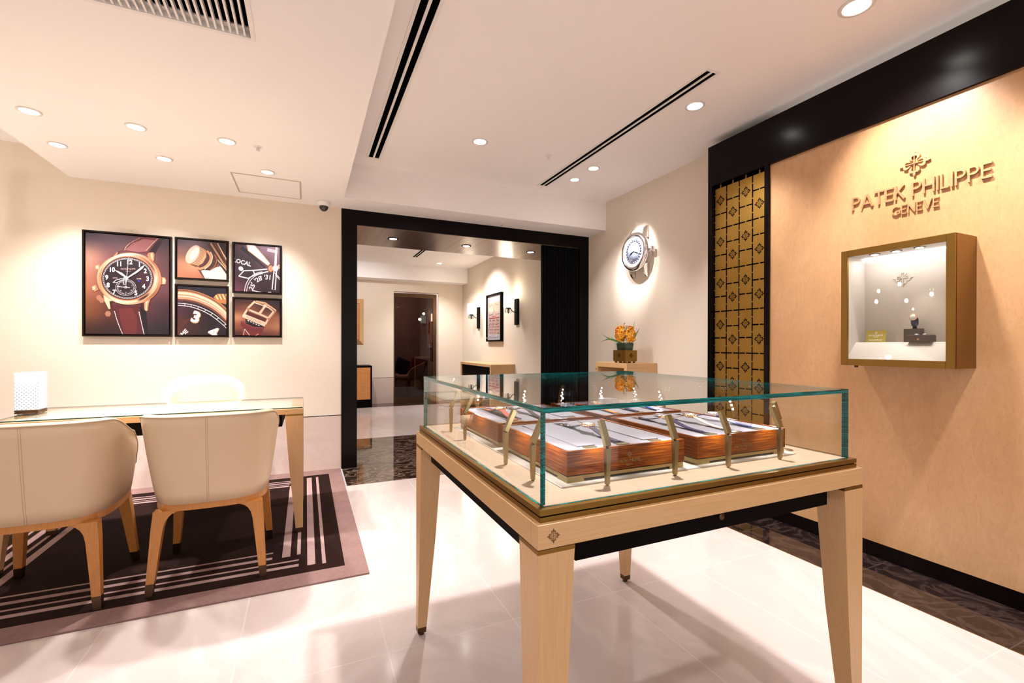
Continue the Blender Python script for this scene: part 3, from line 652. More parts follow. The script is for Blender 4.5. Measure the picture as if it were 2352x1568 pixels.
def watch(x, y, label, strapcol, metal, dialcol, lift=0):
    t = thing('wristwatch', label, 'watch', (x, y, TZ+.0745), group='watches in the glass case')
    key = strapcol
    if key not in _straps: _straps[key] = mat('watch_strap_leather', strapcol, .45)
    def zz(v): return .0015+.020*math.exp(-(v/.062)**2)
    for s_ in (-1, 1):
        b = MB(); rg = []
        for i in range(11):
            v = s_*(.019+.0125*i); w_ = .0095-.0028*i/10; z = zz(v); rg.append([(-w_, v, z), (w_, v, z), (w_, v, z+.0028), (-w_, v, z+.0028)])
        if s_ > 0: rg = rg[:10]
        b.loft(rg); st = b.build('strap', _straps[key], t)
        if s_ > 0:
            z = zz(.132); b = MB(); b.box(-.0105, .0105, .126, .128, z, z+.004); b.box(-.0105, .0105, .138, .140, z, z+.004); b.box(-.0105, -.0085, .128, .138, z, z+.004); b.box(.0085, .0105, .128, .138, z, z+.004); b.build('buckle', metal, st)
    b = MB(); b.lathe([(.001, .019), (.015, .019), (.0195, .022), (.0200, .026), (.0180, .0290), (.0165, .0292), (.0160, .028)], 36, cap=False)
    for sx_ in (-1, 1):
        for sy_ in (-1, 1): b.loft([[(sx_*.0105-.002, sy_*.014, .021), (sx_*.0105+.002, sy_*.014, .021), (sx_*.0105+.002, sy_*.014, .027), (sx_*.0105-.002, sy_*.014, .027)], [(sx_*.0105-.0015, sy_*.0245, .018), (sx_*.0105+.0015, sy_*.0245, .018), (sx_*.0105+.0015, sy_*.0245, .0215), (sx_*.0105-.0015, sy_*.0245, .0215)]])
    cs = b.build('case', metal, t)
    b = MB(); b.lathe([(.0162, .0275), (.0162, .0282), (.0003, .0283)], 32); b.build('dial', dialcol, t)
    b = MB(); b.lathe([(.0005, .0198), (.0028, .0198), (.0030, .0235), (.0005, .024)], 12, (0, 0, .0245), 'x'); b.build('crown', metal, cs)
    b = MB(); b.box(-.0006, .0006, 0, .012, .0284, .0288)
    b.faces([(0, 0, .0286), (-.007, .004, .0286), (-.0065, .005, .0286), (.0006, .001, .0286)], [(0, 1, 2, 3)])
    for k in range(12):
        q = k*PI/6; b.prism([(.0125*math.cos(q)-.0004, .0125*math.sin(q)-.0004), (.0125*math.cos(q)+.0012*math.cos(q)+.0004, .0125*math.sin(q)+.0012*math.sin(q)-.0004), (.0125*math.cos(q)+.0004, .0125*math.sin(q)+.0008)], lambda A, C_, e: (A, C_, .0284+e), 0, .0003)
    b.build('hands', 'black', t)
    return t
M['dialblue'] = mat('blue_dial', (.03, .06, .28), .2); M['dialwhite'] = mat('white_dial', (.85, .83, .80), .25); M['dialgrey'] = mat('grey_dial', (.3, .3, .33), .2)
for (x, y, l, sc_, me_, di) in ((.756, 1.135, 'rose gold watch with a dark purple strap alone in the front left tray', (.018, .006, .025), 'gold', 'dialwhite'),
    (1.071, 1.150, 'watch with a dark violet strap in the left slot of the front right tray', (.02, .01, .05), 'gold', 'dialwhite'),
    (1.172, 1.150, 'rose gold watch in the middle slot of the front right tray', (.55, .40, .33), 'gold', 'dialwhite'),
    (1.276, 1.150, 'steel watch with a blue strap in the right slot of the front right tray', (.02, .03, .14), 'silver', 'dialwhite'),
    (.654, 1.560, 'watch with a red strap in the open box of the back left tray', (.30, .05, .03), 'gold', 'dialwhite'),
    (.756, 1.560, 'gold watch in the middle slot of the back left tray', (.03, .02, .02), 'gold', 'dialgrey'),
    (1.071, 1.560, 'watch with an orange strap in the left slot of the back right tray', (.70, .16, .02), 'gold', 'dialwhite'),
    (1.172, 1.560, 'steel watch with a dark strap in the middle slot of the back right tray', (.02, .02, .06), 'silver', 'dialgrey'),
    (1.276, 1.560, 'steel watch with a bright blue strap in the right slot of the back right tray', (.03, .06, .28), 'silver', 'dialblue')): watch(x, y, l, sc_, me_, di)
t = thing('display_block', 'small clear grey block standing on the back right watch tray', 'display block', (1.225, 1.685, TZ+.0745)); b = MB(); b.box(-.03, .03, -.03, .03, 0, .022, .001); b.build('block', mat('frosted_grey', (.45, .44, .46), .2), t)

# ================================================================== RUG, DESK, LAMP, CHAIRS
b = MB(); b.mi = 0
b.box(-1.795, .305, 2.490, 4.718, 0, .010, .003)
b.mi = 1; b.box(-1.683, .193, 2.622, 4.545, .005, .0112)
b.mi = 2; zr = .0118
def st(x0, x1, y0, y1): b.box(x0, x1, y0, y1, .006, zr)
for s_ in (0, 1):
    for (xc, w_, ya, yb) in ((-.100, .042, 2.853, 4.277), (-.036, .019, 2.860, 4.30), (.028, .040, 2.700, 4.472), (.092, .019, 2.690, 4.472)):
        if s_: xc = -1.49-xc
        st(xc-w_/2, xc+w_/2, ya, yb)
for (yc, w_, e_) in ((2.937, .016, -.170), (2.864, .030, -.170), (2.788, .016, -.035), (2.724, .030, -.035), (4.430, .018, -.035), (4.375, .030, -.035), (4.322, .014, -.125), (4.276, .030, -.125)): st(-1.49-e_, e_, yc-w_/2, yc+w_/2)
tag(b.build('area_rug', ['rug_light', 'rug_dark', 'rug_line']), 'brown rug with pale line pattern and taupe border under the desk', 'rug')

dk = thing('consultation_desk', 'long maple desk with a glass top facing the picture wall', 'desk', (-.743, 3.506, .0118))
A_, B_ = .727, .306; zo = .0118
b = MB(); b.box(-A_, A_, -B_, B_, .762-zo, .797-zo, .002); b.build('desk_top', 'maple_x', dk)
b = MB(); b.box(-A_+.07, A_-.07, -B_+.05, B_-.05, .797-zo, .7975-zo); b.build('leather_inlay', 'inlay', dk)
b = MB(); b.box(-A_+.003, A_-.003, -B_+.003, B_-.003, .798-zo, .805-zo); bmesh.ops.recalc_face_normals(b.bm, faces=b.bm.faces[:])
for f in b.bm.faces: f.material_index = 0 if abs(f.normal.z) > .5 else 1
b.build('glass_top', ['glass', 'glass_edge_thin'], dk, norm=False)
b = MB(); b.box(-A_+.12, A_-.12, -B_+.03, B_-.03, .684-zo, .762-zo); b.build('drawer_box', 'black', dk)
for sx_, sy_ in ((-1, -1), (1, -1), (1, 1), (-1, 1)):
    def sec(z, w_): xs = (sx_*A_, sx_*(A_-w_)); ys = (sy_*B_, sy_*(B_-w_)); return [(xs[0], ys[0], z), (xs[1], ys[0], z), (xs[1], ys[1], z), (xs[0], ys[1], z)]
    b = MB(); b.loft([sec(.028, .042), sec(.4, .078), sec(.752-zo, .103)]); lg = b.build('leg', 'maple_z', dk)
    b = MB(); b.loft([sec(.752-zo, .1035), sec(.762-zo, .1035)]); b.build('brass_band', 'bronze', lg)
    b = MB(); b.loft([sec(.0, .041), sec(.028, .042)]); b.build('foot_cap', 'darkbrass', lg)

# table lamp
LZ = .805
t = thing('table_lamp', 'square cut-crystal table lamp glowing on the left end of the desk', 'table lamp', (-1.439, 3.530, LZ)); s_ = .0505
b = MB(); b.box(-s_, s_, -s_, s_, .004, .013); b.box(-s_+.004, s_-.004, -s_+.004, s_-.004, .013, .016); b.box(-s_, s_, -s_, s_, .016, .024)
for q in (-1, 1):
    for r_ in (-1, 1): b.lathe([(.006, 0), (.006, .004)], 10, (q*.038, r_*.038, 0))
b.build('base', 'darkbrass', t)
m = M['crystal'] = mat('cut_crystal', (.10, .10, .11), .15, spec=.6)
def wave(m_, rot):
    w_ = nd(m_, 'ShaderNodeTexWave'); w_.inputs['Scale'].default_value = 32; w_.inputs['Distortion'].default_value = 0; lk(m_, coords(m_, (1, 1, 1), rot=rot), w_.inputs['Vector']); return w_.outputs['Fac']
f1, f2 = wave(m, (0, PI/4, PI/4)), wave(m, (0, -PI/4, -PI/4))
mu = nd(m, 'ShaderNodeMath', operation='MAXIMUM'); lk(m, f1, mu.inputs[0]); lk(m, f2, mu.inputs[1])
bump(m, mu.outputs[0], .6, .003); lk(m, ramp(m, mu.outputs[0], [(.25, (.42, .43, .50)), (.75, (1.0, .98, .96))]), bsdf(m).inputs['Emission Color']); bsdf(m).inputs['Emission Strength'].default_value = .40
b = MB(); b.box(-s_, s_, -s_, s_, .024, .235, .002); b.build('crystal_shade', 'crystal', t)
b = MB(); b.lathe([(.001, .222), (.02, .222), (.022, .2355), (.001, .237)], 20); b.build('top_lens', 'down', t)
light('POINT', (-1.439, 3.44, LZ+.25), 1.5, t, size=.03, col=(1, .92, .82))

# tub chairs
def tub_chair(name, label, zt=.845, width=1.0, dome=0):
    """local frame: occupant faces +y, back at -y"""
    t = thing(name, label, 'chair', (0, 0, .0118)); k = width
    def path(u, flare, push):
        """u in -1..1 runs from left arm tip round the back to the right arm tip"""
        W_ = (.245+.065*flare)*k; Dp = .262+.055*flare+push; ang = u*math.radians(90)
        if abs(u) < .70:
            a_ = u/.70*PI/2; ex = .62
            x = W_*math.copysign(abs(math.sin(a_))**ex, a_); y = -Dp*abs(math.cos(a_))**ex
        else:
            s__ = (abs(u)-.70)/.30; x = math.copysign(W_*(1-.06*s__*s__), u); y = s__*.20
        return x, y
    N = 56; zb = .415
    outer, inner, cols = [], [], []
    for i in range(N+1):
        u = -1+2*i/N; arm = max(0, (abs(u)-.42)/.58)
        ztop = zt-(zt-.660)*(3*arm**2-2*arm**3)-dome*u*u/(.45**2); tip = max(0, (abs(u)-.86)/.14); ztop -= .13*(1-math.sqrt(max(0, 1-tip*tip*.98))); col = []
        for j in range(9):
            v = j/8; z = zb+(ztop-zb)*v; fl = v**.8; x, y = path(u, fl*(ztop-zb)/(zt-zb), 0); col.append((x, y, z))
        th_ = .048-.014*arm
        x, y = path(u, 1*(ztop-zb)/(zt-zb), 0); n = Vector((x, y+.02, 0)).normalized()
        if abs(u) > .70: n = Vector((math.copysign(1, u), 0, 0))
        e = [(x-n.x*th_*.25, y-n.y*th_*.25, ztop+.008), (x-n.x*th_*.7, y-n.y*th_*.7, ztop+.008), (x-n.x*th_, y-n.y*th_, ztop-.004)]
        inn = []
        for j in range(7):
            v = 1-j/6; z = .47+(ztop-.01-.47)*v; x2, y2 = path(u, v**.8*(ztop-zb)/(zt-zb)*.9, 0); inn.append((x2-n.x*th_*(1+.15*(1-v)), y2-n.y*th_*(1+.15*(1-v)), z))
        bx, by, _ = col[0]; inn.append((bx-n.x*th_*1.1, by-n.y*th_*1.1, zb))
        cols.append(col+e+inn)
    b = MB(); b.loft(cols, cap=True, closed=True, smooth=True); sh = b.build('shell', 'leather', t)
    # centre seam on the back, piping on the rim
    b = MB(); c0 = cols[N//2]
    for off in (-.004, .004): b.tube([(p_[0]+off, p_[1]-.0004, p_[2]) for p_ in c0[:9]], .0008, 5)
    b.build('back_seam', 'stitch', sh)
    b = MB(); b.tube([c[8] for c in cols], .0032, 6); b.build('piping', 'leather', sh)
    # seat cushion
    b = MB(); prof = []
    for z, s__ in ((.425, .94), (.432, .985), (.465, 1.0), (.497, .985), (.508, .93), (.513, .5)):
        rg = []
        for q in range(40):
            an = 2*PI*q/40; ex = .5; x = math.copysign(abs(math.cos(an))**ex, math.cos(an))*.232*k*s__; y = math.copysign(abs(math.sin(an))**ex, math.sin(an))*.245*s__+.042; rg.append((x, y, z))
        prof.append(rg)
    b.loft(prof, smooth=True); b.build('seat_cushion', 'leather', t)
    # wooden frame ring under the shell
    b = MB(); n_ = 44; rings = []
    for q in range(n_+1):
        u = -1+2*q/n_; x, y = path(u, 0, -.004); x2 = x*.86; y2 = y*.86 if abs(u) < .7 else y
        rings.append([(x, y, .3845), (x, y, .416), (x2, y2, .416), (x2, y2, .3845)])
    b.loft(rings); b.box(-.215*k, .215*k, .18, .212, .388, .424); b.build('frame_rail', 'honey', t)
    # legs
    for sx_ in (-1, 1):
        for sy_ in (-1, 1):
            tx, tyy = sx_*.203*k, (.185 if sy_ > 0 else -.208); bx_, by_ = sx_*.238*k, (.252 if sy_ > 0 else -.252)
            def sec(z, hw, hd, gx_=0, gy_=0):
                f = z/.41; x = bx_+(tx-bx_)*f+gx_; y = by_+(tyy-by_)*f+gy_; return [(x-hw, y-hd, z), (x+hw, y-hd, z), (x+hw, y+hd, z), (x-hw, y+hd, z)]
            b = MB(); b.loft([sec(.058, .0165, .0165), sec(.20, .0205, .020), sec(.30, .0235, .0225), sec(.335, .0265, .0235, -sx_*.003), sec(.355, .031, .0245, -sx_*.008), sec(.370, .038, .025, -sx_*.015), sec(.380, .049, .0255, -sx_*.026), sec(.3865, .066, .026, -sx_*.043)]); lg = b.build('leg', 'honey', t)
            b = MB(); b.loft([sec(0, .0150, .0150), sec(.058, .0170, .0170)]); b.build('foot_cap', 'darkbrass', lg)
    return t
ch = tub_chair('tub_chair', 'cream leather tub chair at the right front of the desk, seen from behind')
ch.location = (-.437, 2.925, .0118)
dup(ch, (-1.090, 2.895, .0118), None, 'cream leather tub chair cut off by the left edge, in front of the desk')
c3 = tub_chair('tub_chair', 'taller cream leather tub chair behind the desk, only its rounded top showing', .935, 1.0, .10)
c3.location = (-.715, 4.20, .0118); c3.rotation_euler = (0, 0, PI+.12)
# ================================================================== FRAMED PRINTS
m = M['ink'] = mat('printed_photo', (1, 1, 1), .38, spec=.4)
at_ = nd(m, 'ShaderNodeAttribute', attribute_name='ink'); tocol(m, at_.outputs['Color'])
def lin(c): return [.54*(v/255/12.92 if v/255 <= .04045 else ((v/255+.055)/1.055)**2.4) for v in c]
class Print:
    """a flat printed picture: coloured shapes clipped to its rectangle; shapes are given in a picture frame mapped by f(x, y) -> wall (a, z)"""
    def __init__(s, f, rect): s.f = f; s.r = rect; s.v = []; s.p = []; s.c = []; s.k = 0
    def clip(s, P):
        x0, x1, z0, z1 = s.r
        for ax, lim, sg in ((0, x0, 1), (0, x1, -1), (1, z0, 1), (1, z1, -1)):
            out = []
            for i in range(len(P)):
                a_, b_ = P[i-1], P[i]; da, db = sg*(a_[ax]-lim), sg*(b_[ax]-lim)
                if (da >= 0) != (db >= 0):
                    t_ = da/(da-db); out.append((a_[0]+(b_[0]-a_[0])*t_, a_[1]+(b_[1]-a_[1])*t_))
                if db >= 0: out.append(b_)
            P = out
            if len(P) < 3: return []
        return P
    def wall(s, P, col, cols=None):
        Q = s.clip(P) if cols is None else P
        if len(Q) < 3: return
        n = len(s.v); s.v += [(x, s.k, z) for x, z in Q]; s.p.append(list(range(n, n+len(Q)))); s.c.append([lin(col)]*len(Q) if cols is None else [lin(c_) for c_ in cols])
    def poly(s, P, col): s.wall([s.f(*q) for q in P], col); s.k += 1; return s
    def curve(s, pts, w_, col, n=5):
        P = [pts[0]]+list(pts)+[pts[-1]]; out = []
        for i in range(1, len(P)-2):
            for k in range(n):
                u = k/n; out.append(tuple(.5*(2*P[i][a]+(P[i+1][a]-P[i-1][a])*u+(2*P[i-1][a]-5*P[i][a]+4*P[i+1][a]-P[i+2][a])*u*u+(-P[i-1][a]+3*P[i][a]-3*P[i+1][a]+P[i+2][a])*u**3) for a in (0, 1)))
        return s.strokes(out+[tuple(pts[-1])], w_, col)
    def sheen(s, cx_, cy_, r0, r1, stops, n=90):
        """metal ring between two ellipses, colour running round by angle (degrees, clockwise from the right)"""
        def colr(t):
            t %= 360
            for (a0_, c0_), (a1_, c1_) in zip(stops, stops[1:]+[(stops[0][0]+360, stops[0][1])]):
                if a0_ <= t <= a1_ or a0_ <= t+360 <= a1_:
                    u = ((t if t >= a0_ else t+360)-a0_)/(a1_-a0_); return [c0_[k]*(1-u)+c1_[k]*u for k in range(3)]
            return stops[0][1]
        for i in range(n):
            a0_, a1_ = 360*i/n, 360*(i+1)/n; A0, A1 = math.radians(a0_), math.radians(a1_)
            q = [(cx_+r0[0]*math.cos(A0), cy_+r0[1]*math.sin(A0)), (cx_+r0[0]*math.cos(A1), cy_+r0[1]*math.sin(A1)), (cx_+r1[0]*math.cos(A1), cy_+r1[1]*math.sin(A1)), (cx_+r1[0]*math.cos(A0), cy_+r1[1]*math.sin(A0))]
            s.wall([s.f(*z) for z in q], None, [colr(a0_), colr(a1_), colr(a1_), colr(a0_)])
        s.k += 1; return s
    def strokes(s, pts, w_, col):
        for q in stroke(pts, w_): s.wall([s.f(*z) for z in q], col)
        s.k += 1; return s
    def ell(s, cx_, cy_, rx, ry, col, rot=0, n=56):
        cr, sr = math.cos(math.radians(rot)), math.sin(math.radians(rot)); P = []
        for i in range(n): a_ = 2*PI*i/n; x, y = rx*math.cos(a_), ry*math.sin(a_); P.append((cx_+x*cr-y*sr, cy_+x*sr+y*cr))
        return s.poly(P, col)
    def text(s, word, x, y, size, col, rot=0, bold=0, sx=1):
        """size = capital height in picture units; x, y = centre of the word; rot clockwise"""
        cr, sr = math.cos(math.radians(rot)), math.sin(math.radians(rot)); k = size/.70
        for q in font_polys(word, 1, bold):
            s.wall([s.f(x+(u*k*sx)*cr-(-(v-.35)*k)*sr, y+(u*k*sx)*sr+(-(v-.35)*k)*cr) for u, v in q], col)
        s.k += 1; return s
    def gradient(s, table):
        R_n, C_n = len(table), len(table[0]); x0, x1, z0, z1 = s.r; n = 16
        def smp(u, v):
            x, y = u*(C_n-1), v*(R_n-1); i, j = min(int(x), C_n-2), min(int(y), R_n-2); fx_, fy_ = x-i, y-j
            fx_, fy_ = fx_*fx_*(3-2*fx_), fy_*fy_*(3-2*fy_)
            return [(table[j][i][k]*(1-fx_)+table[j][i+1][k]*fx_)*(1-fy_)+(table[j+1][i][k]*(1-fx_)+table[j+1][i+1][k]*fx_)*fy_ for k in range(3)]
        for i in range(n):
            for j in range(n):
                q = [(i/n, j/n), ((i+1)/n, j/n), ((i+1)/n, (j+1)/n), (i/n, (j+1)/n)]
                s.wall([(x0+(x1-x0)*u, z1-(z1-z0)*v) for u, v in q], None, [smp(u, v) for u, v in q])
        s.k += 1; return s
    def build(s, name, fr, parent, step=.00005):
        me = D.meshes.new(name); me.from_pydata([fr(x, z, k*step) for x, k, z in s.v], [], s.p)
        at = me.color_attributes.new('ink', 'FLOAT_COLOR', 'CORNER'); i = 0
        for cs in s.c:
            for c_ in cs: at.data[i].color = (*c_, 1); i += 1
        me.materials.append(M['ink']); o = D.objects.new(name, me); COL.objects.link(o); o.parent = parent; return o
M['frame'] = mat('dark_brown_frame', (.012, .006, .004), .35, spec=.12)
DF = .038                                       # depth of the picture frames in front of the wall
def framed(x0, x1, z0, z1, label):
    t = thing('framed_picture', label, 'picture', ((x0+x1)/2, YB, (z0+z1)/2), group='watch photographs on the picture wall'); a_, c_ = (x1-x0)/2, (z1-z0)/2; g = .0125
    b = MB()
    for q in ((-a_, a_, c_-g, c_), (-a_, a_, -c_, -c_+g), (-a_, -a_+g, -c_+g, c_-g), (a_-g, a_, -c_+g, c_-g)): b.box(q[0], q[1], -DF, -.006, q[2], q[3])
    b.build('frame', 'frame', t); b = MB(); b.box(-a_+g, a_-g, -.012, -.002, -c_+g, c_-g); b.build('backing', 'black', t); return t
def crop(ox, oy, sc_, t):
    def f(x, y): p = on(1, YB-DF+.006, ox+x/sc_, oy+y/sc_); return (p.x-t.location.x, p.z-t.location.z)
    return f
def rect_of(f, xl, yt, xr, yb_, t, w_, h_, g=.020): return (-w_/2+g, w_/2-g, -h_/2+g, h_/2-g)
def frp_(dd): return lambda x, z, d: (x, -DF+.006-d, z)
def canvas_side(t, w_, h_, g=.020):
    b = MB(); b.box(-w_/2+g, w_/2-g, -DF+.0065, -.012, -h_/2+g, h_/2-g); b.build('canvas', 'black', t)
W_, CR, G1, G2, G3 = (250, 244, 245), (245, 225, 205), (206, 136, 98), (250, 212, 176), (170, 108, 72)
# -- the large print: a pilot's watch on a strap
w_, h_ = .582, .843; t = framed(-1.612, -1.030, 1.265, 2.108, 'large framed photo of a whole watch with a brown strap, leftmost picture on the wall'); canvas_side(t, w_, h_)
f = crop(180, 520, 5.6, t); P_ = Print(f, (-w_/2+.02, w_/2-.02, -h_/2+.02, h_/2-.02))
P_.gradient([[(56, 42, 58), (84, 62, 74), (96, 70, 84), (52, 36, 44)], [(206, 150, 128), (130, 80, 80), (130, 84, 88), (96, 60, 64)], [(188, 116, 88), (120, 66, 62), (120, 70, 74), (112, 66, 70)], [(142, 80, 48), (96, 48, 40), (86, 46, 52), (62, 34, 42)], [(62, 34, 28), (52, 26, 28), (42, 22, 32), (26, 16, 28)]])
for (x, y, r_) in ((265, 915, 38), (300, 950, 36), (380, 1122, 40)): P_.poly([(x+r_*math.cos(k*PI/3), y+r_*math.sin(k*PI/3)) for k in range(6)], (188, 128, 104))
P_.poly([(490, 330), (560, 300), (640, 210), (790, 130), (1110, 120), (1030, 250), (960, 370), (880, 350)], (112, 52, 54))
P_.poly([(600, 300), (700, 215), (840, 160), (990, 180), (880, 320), (760, 330)], (168, 104, 106))
P_.poly([(1000, 200), (1080, 120), (1110, 150), (1000, 330), (965, 400), (900, 340)], (44, 24, 36))
for i in range(17): u = i/16; P_.ell(595+190*u-40*math.sin(u*PI), 300-150*u, 6, 4, CR, -38, 8)
for i in range(15): u = i/14; P_.ell(875+140*u, 305-145*u, 6, 4, CR, -45, 8)
P_.poly([(412, 1010), (820, 1010), (850, 1200), (885, 1400), (560, 1400), (470, 1150)], (92, 34, 38))
P_.poly([(520, 1060), (700, 1050), (760, 1200), (740, 1400), (600, 1400), (540, 1200)], (116, 46, 46))
P_.poly([(790, 1040), (870, 1060), (895, 1400), (845, 1400)], (26, 14, 22))
for i in range(15): u = i/14; P_.ell(467+105*u-8*math.sin(u*PI), 1095+290*u, 6, 10, W_, -20, 8); P_.ell(782+65*u, 1105+280*u, 6, 10, W_, -14, 8)
P_.poly([(410, 405), (505, 325), (530, 318), (520, 400)], (66, 40, 36)); P_.poly([(430, 400), (500, 330), (515, 330), (490, 380)], G1)
P_.poly([(885, 372), (905, 338), (960, 330), (980, 350), (976, 430), (958, 460), (900, 400)], G1); P_.poly([(930, 350), (955, 345), (960, 430), (940, 410)], G2)
P_.poly([(322, 880), (430, 950), (416, 1058), (392, 1062), (340, 960)], G2); P_.poly([(400, 960), (440, 960), (430, 1020), (416, 1055)], (70, 36, 26))
P_.poly([(850, 930), (940, 900), (905, 1000), (897, 1080), (875, 1092), (850, 1070), (846, 1000)], G1); P_.poly([(870, 940), (915, 920), (885, 1000), (882, 1080), (862, 1070)], G2)
P_.poly([(800, 965), (830, 965), (835, 1070), (810, 1050)], (60, 28, 26))
for (x0, x1, y0, y1) in ((215, 300, 485, 572), (172, 260, 750, 842)): P_.poly([(x0, y0+18), (x1-30, y0), (x1, y1-30), (x0+40, y1)], G1); P_.poly([(x0+8, y0+25), (x0+45, y0+12), (x0+50, y1-30), (x0+14, y1-24)], G2)
P_.poly([(1028, 665), (1060, 650), (1118, 655), (1135, 690), (1125, 745), (1060, 748), (1035, 735)], G1)
for i in range(6): P_.poly([(1040+i*15, 660), (1045+i*15, 658), (1045+i*15, 744), (1040+i*15, 742)], (120, 70, 50))
P_.poly([(1085, 662), (1112, 664), (1122, 690), (1115, 738), (1085, 738)], G2)
P_.ell(655, 672, 412, 333, G1).ell(700, 700, 365, 300, (184, 116, 80)).ell(640, 666, 398, 322, (232, 176, 138)).ell(637, 668, 365, 312, G2).ell(637, 670, 345, 290, (196, 128, 92)).sheen(655, 672, (412, 333), (378, 316), [(0, (214, 150, 110)), (40, (150, 90, 60)), (70, (226, 164, 120)), (110, (250, 214, 180)), (150, (206, 140, 100)), (200, (240, 190, 150)), (240, (190, 124, 88)), (280, (250, 214, 184)), (320, (176, 110, 78))])
P_.sheen(637, 668, (372, 318), (345, 290), [(0, (255, 226, 200)), (35, (236, 180, 140)), (50, (60, 34, 26)), (62, (70, 40, 30)), (72, (246, 206, 170)), (110, (255, 226, 198)), (150, (230, 170, 130)), (190, (196, 130, 92)), (230, (250, 214, 180)), (270, (255, 234, 214)), (300, (200, 130, 94)), (330, (120, 70, 48))])
P_.ell(634, 668, 336, 276, (90, 44, 36)).ell(634, 668, 328, 268, (40, 20, 30))
P_.poly([(760, 560), (900, 600), (940, 690), (900, 800), (820, 780)], (62, 28, 42))
def ringline(cx_, cy_, rx, ry, w1, col, n=64):
    P_.strokes([(cx_+rx*math.cos(2*PI*i/n), cy_+ry*math.sin(2*PI*i/n)) for i in range(n+1)], w1, col)
ringline(634, 668, 318, 259, 3, W_); ringline(634, 668, 304, 247, 2.5, W_)
for i in range(60):
    a_ = i*PI/30; P_.strokes([(634+306*math.cos(a_), 668+249*math.sin(a_)), (634+317*math.cos(a_), 668+258*math.sin(a_))], 4, W_)
for n_, x, y in (('12', 660, 458), ('1', 790, 492), ('2', 865, 572), ('3', 895, 672), ('4', 845, 770), ('5', 745, 855), ('7', 465, 842), ('8', 388, 753), ('9', 370, 655), ('10', 436, 555), ('11', 530, 482)): P_.text(n_, x, y, 56, W_, 0, .035)
P_.text('PATEK PHILIPPE', 645, 548, 19, (225, 190, 180)).text('GENEVE', 645, 578, 12, (205, 165, 155)).text('LOCAL', 480, 663, 14, (230, 200, 195), 0, .02).text('HOME', 783, 673, 15, (230, 200, 195), 0, .02).ell(783, 703, 12, 11, (40, 60, 220))
P_.ell(615, 785, 132, 106, (44, 24, 34)); ringline(615, 785, 130, 104, 3.5, W_, 40); ringline(615, 785, 112, 88, 2, W_, 40)
for i in range(31):
    a_ = i*2*PI/31; P_.strokes([(615+95*math.cos(a_), 785+74*math.sin(a_)), (615+110*math.cos(a_), 785+87*math.sin(a_))], 3.5, W_)
for n_, q in (('5', -20), ('10', 35), ('15', 90), ('20', 140), ('25', 190), ('31', 250)): a_ = math.radians(q); P_.text(n_, 615+84*math.cos(a_), 785+64*math.sin(a_), 13, W_)
P_.strokes([(500, 773), (672, 788)], 6, W_).ell(615, 782, 17, 16, W_).ell(615, 782, 8, 7, (60, 30, 30))
P_.strokes([(452, 722), (490, 690), (605, 662), (608, 678), (500, 722), (452, 722)], 7, W_).strokes([(592, 655), (592, 752), (618, 752), (618, 655)], 7, W_)
P_.strokes([(630, 662), (560, 610), (478, 565)], [16, 30, 6], CR).strokes([(640, 660), (750, 590), (820, 535), (858, 498)], [12, 22, 28, 4], W_).strokes([(655, 392), (618, 745)], [3, 7], W_).ell(630, 662, 20, 18, W_)
P_.build('print', frp_(0), t)
# -- crown close-up
w_, h_ = .391, .357; t = framed(-1.010, -.619, 1.753, 2.110, 'framed close-up photo of a gold watch crown, top middle of the pictures'); canvas_side(t, w_, h_)
P_ = Print(crop(400, 540, 6.031, t), (-w_/2+.018, w_/2-.018, -h_/2+.018, h_/2-.018))
P_.gradient([[(72, 56, 70), (98, 74, 84), (76, 54, 66), (48, 32, 38)], [(136, 88, 78), (120, 80, 72), (90, 52, 40), (40, 22, 22)], [(200, 134, 100), (212, 150, 110), (170, 106, 74), (90, 56, 46)], [(196, 128, 98), (190, 118, 86), (150, 86, 62), (120, 70, 50)]])
P_.poly([(330, 480), (600, 440), (740, 560), (740, 640), (440, 640)], (96, 52, 42)).poly([(372, 490), (600, 440), (640, 430), (740, 530), (740, 640), (446, 640)], (245, 226, 208))
P_.curve([(480, 120), (560, 240), (660, 400), (745, 520)], 60, (60, 32, 26)).curve([(505, 110), (600, 260), (680, 390), (745, 470)], 24, (200, 138, 90)).curve([(560, 110), (640, 230), (700, 320), (745, 400)], 30, (110, 60, 40)).curve([(600, 110), (680, 260), (745, 370)], 14, (246, 210, 170)).curve([(640, 110), (745, 260)], 50, (40, 22, 28)).curve([(520, 240), (600, 340), (690, 440), (745, 510)], 10, (250, 220, 190))
P_.poly([(340, 440), (440, 200), (500, 215), (590, 300), (615, 380), (585, 440), (500, 490), (400, 480)], (74, 36, 28)).curve([(455, 215), (500, 280), (500, 350), (440, 430), (350, 470)], 30, (214, 150, 106)).curve([(500, 230), (530, 300), (500, 400), (420, 470)], 12, (250, 216, 180)).curve([(560, 270), (590, 340), (560, 430), (500, 480)], 12, (176, 96, 60))
P_.poly([(330, 140), (380, 170), (446, 215), (446, 320), (400, 400), (340, 432), (300, 440), (200, 395), (170, 330)], (112, 62, 40)).poly([(340, 150), (446, 215), (444, 300), (395, 385), (330, 425), (240, 400)], (228, 170, 124))
for i in range(13): u = i/12; P_.strokes([(358-118*u, 178+212*u), (446-110*u, 228+200*u)], 6, (104, 58, 36))
P_.ell(262, 270, 88, 148, (196, 138, 110), 32).ell(258, 266, 78, 138, (236, 200, 178), 32).ell(280, 255, 45, 100, (252, 232, 214), 32)
P_.build('print', frp_(0), t)
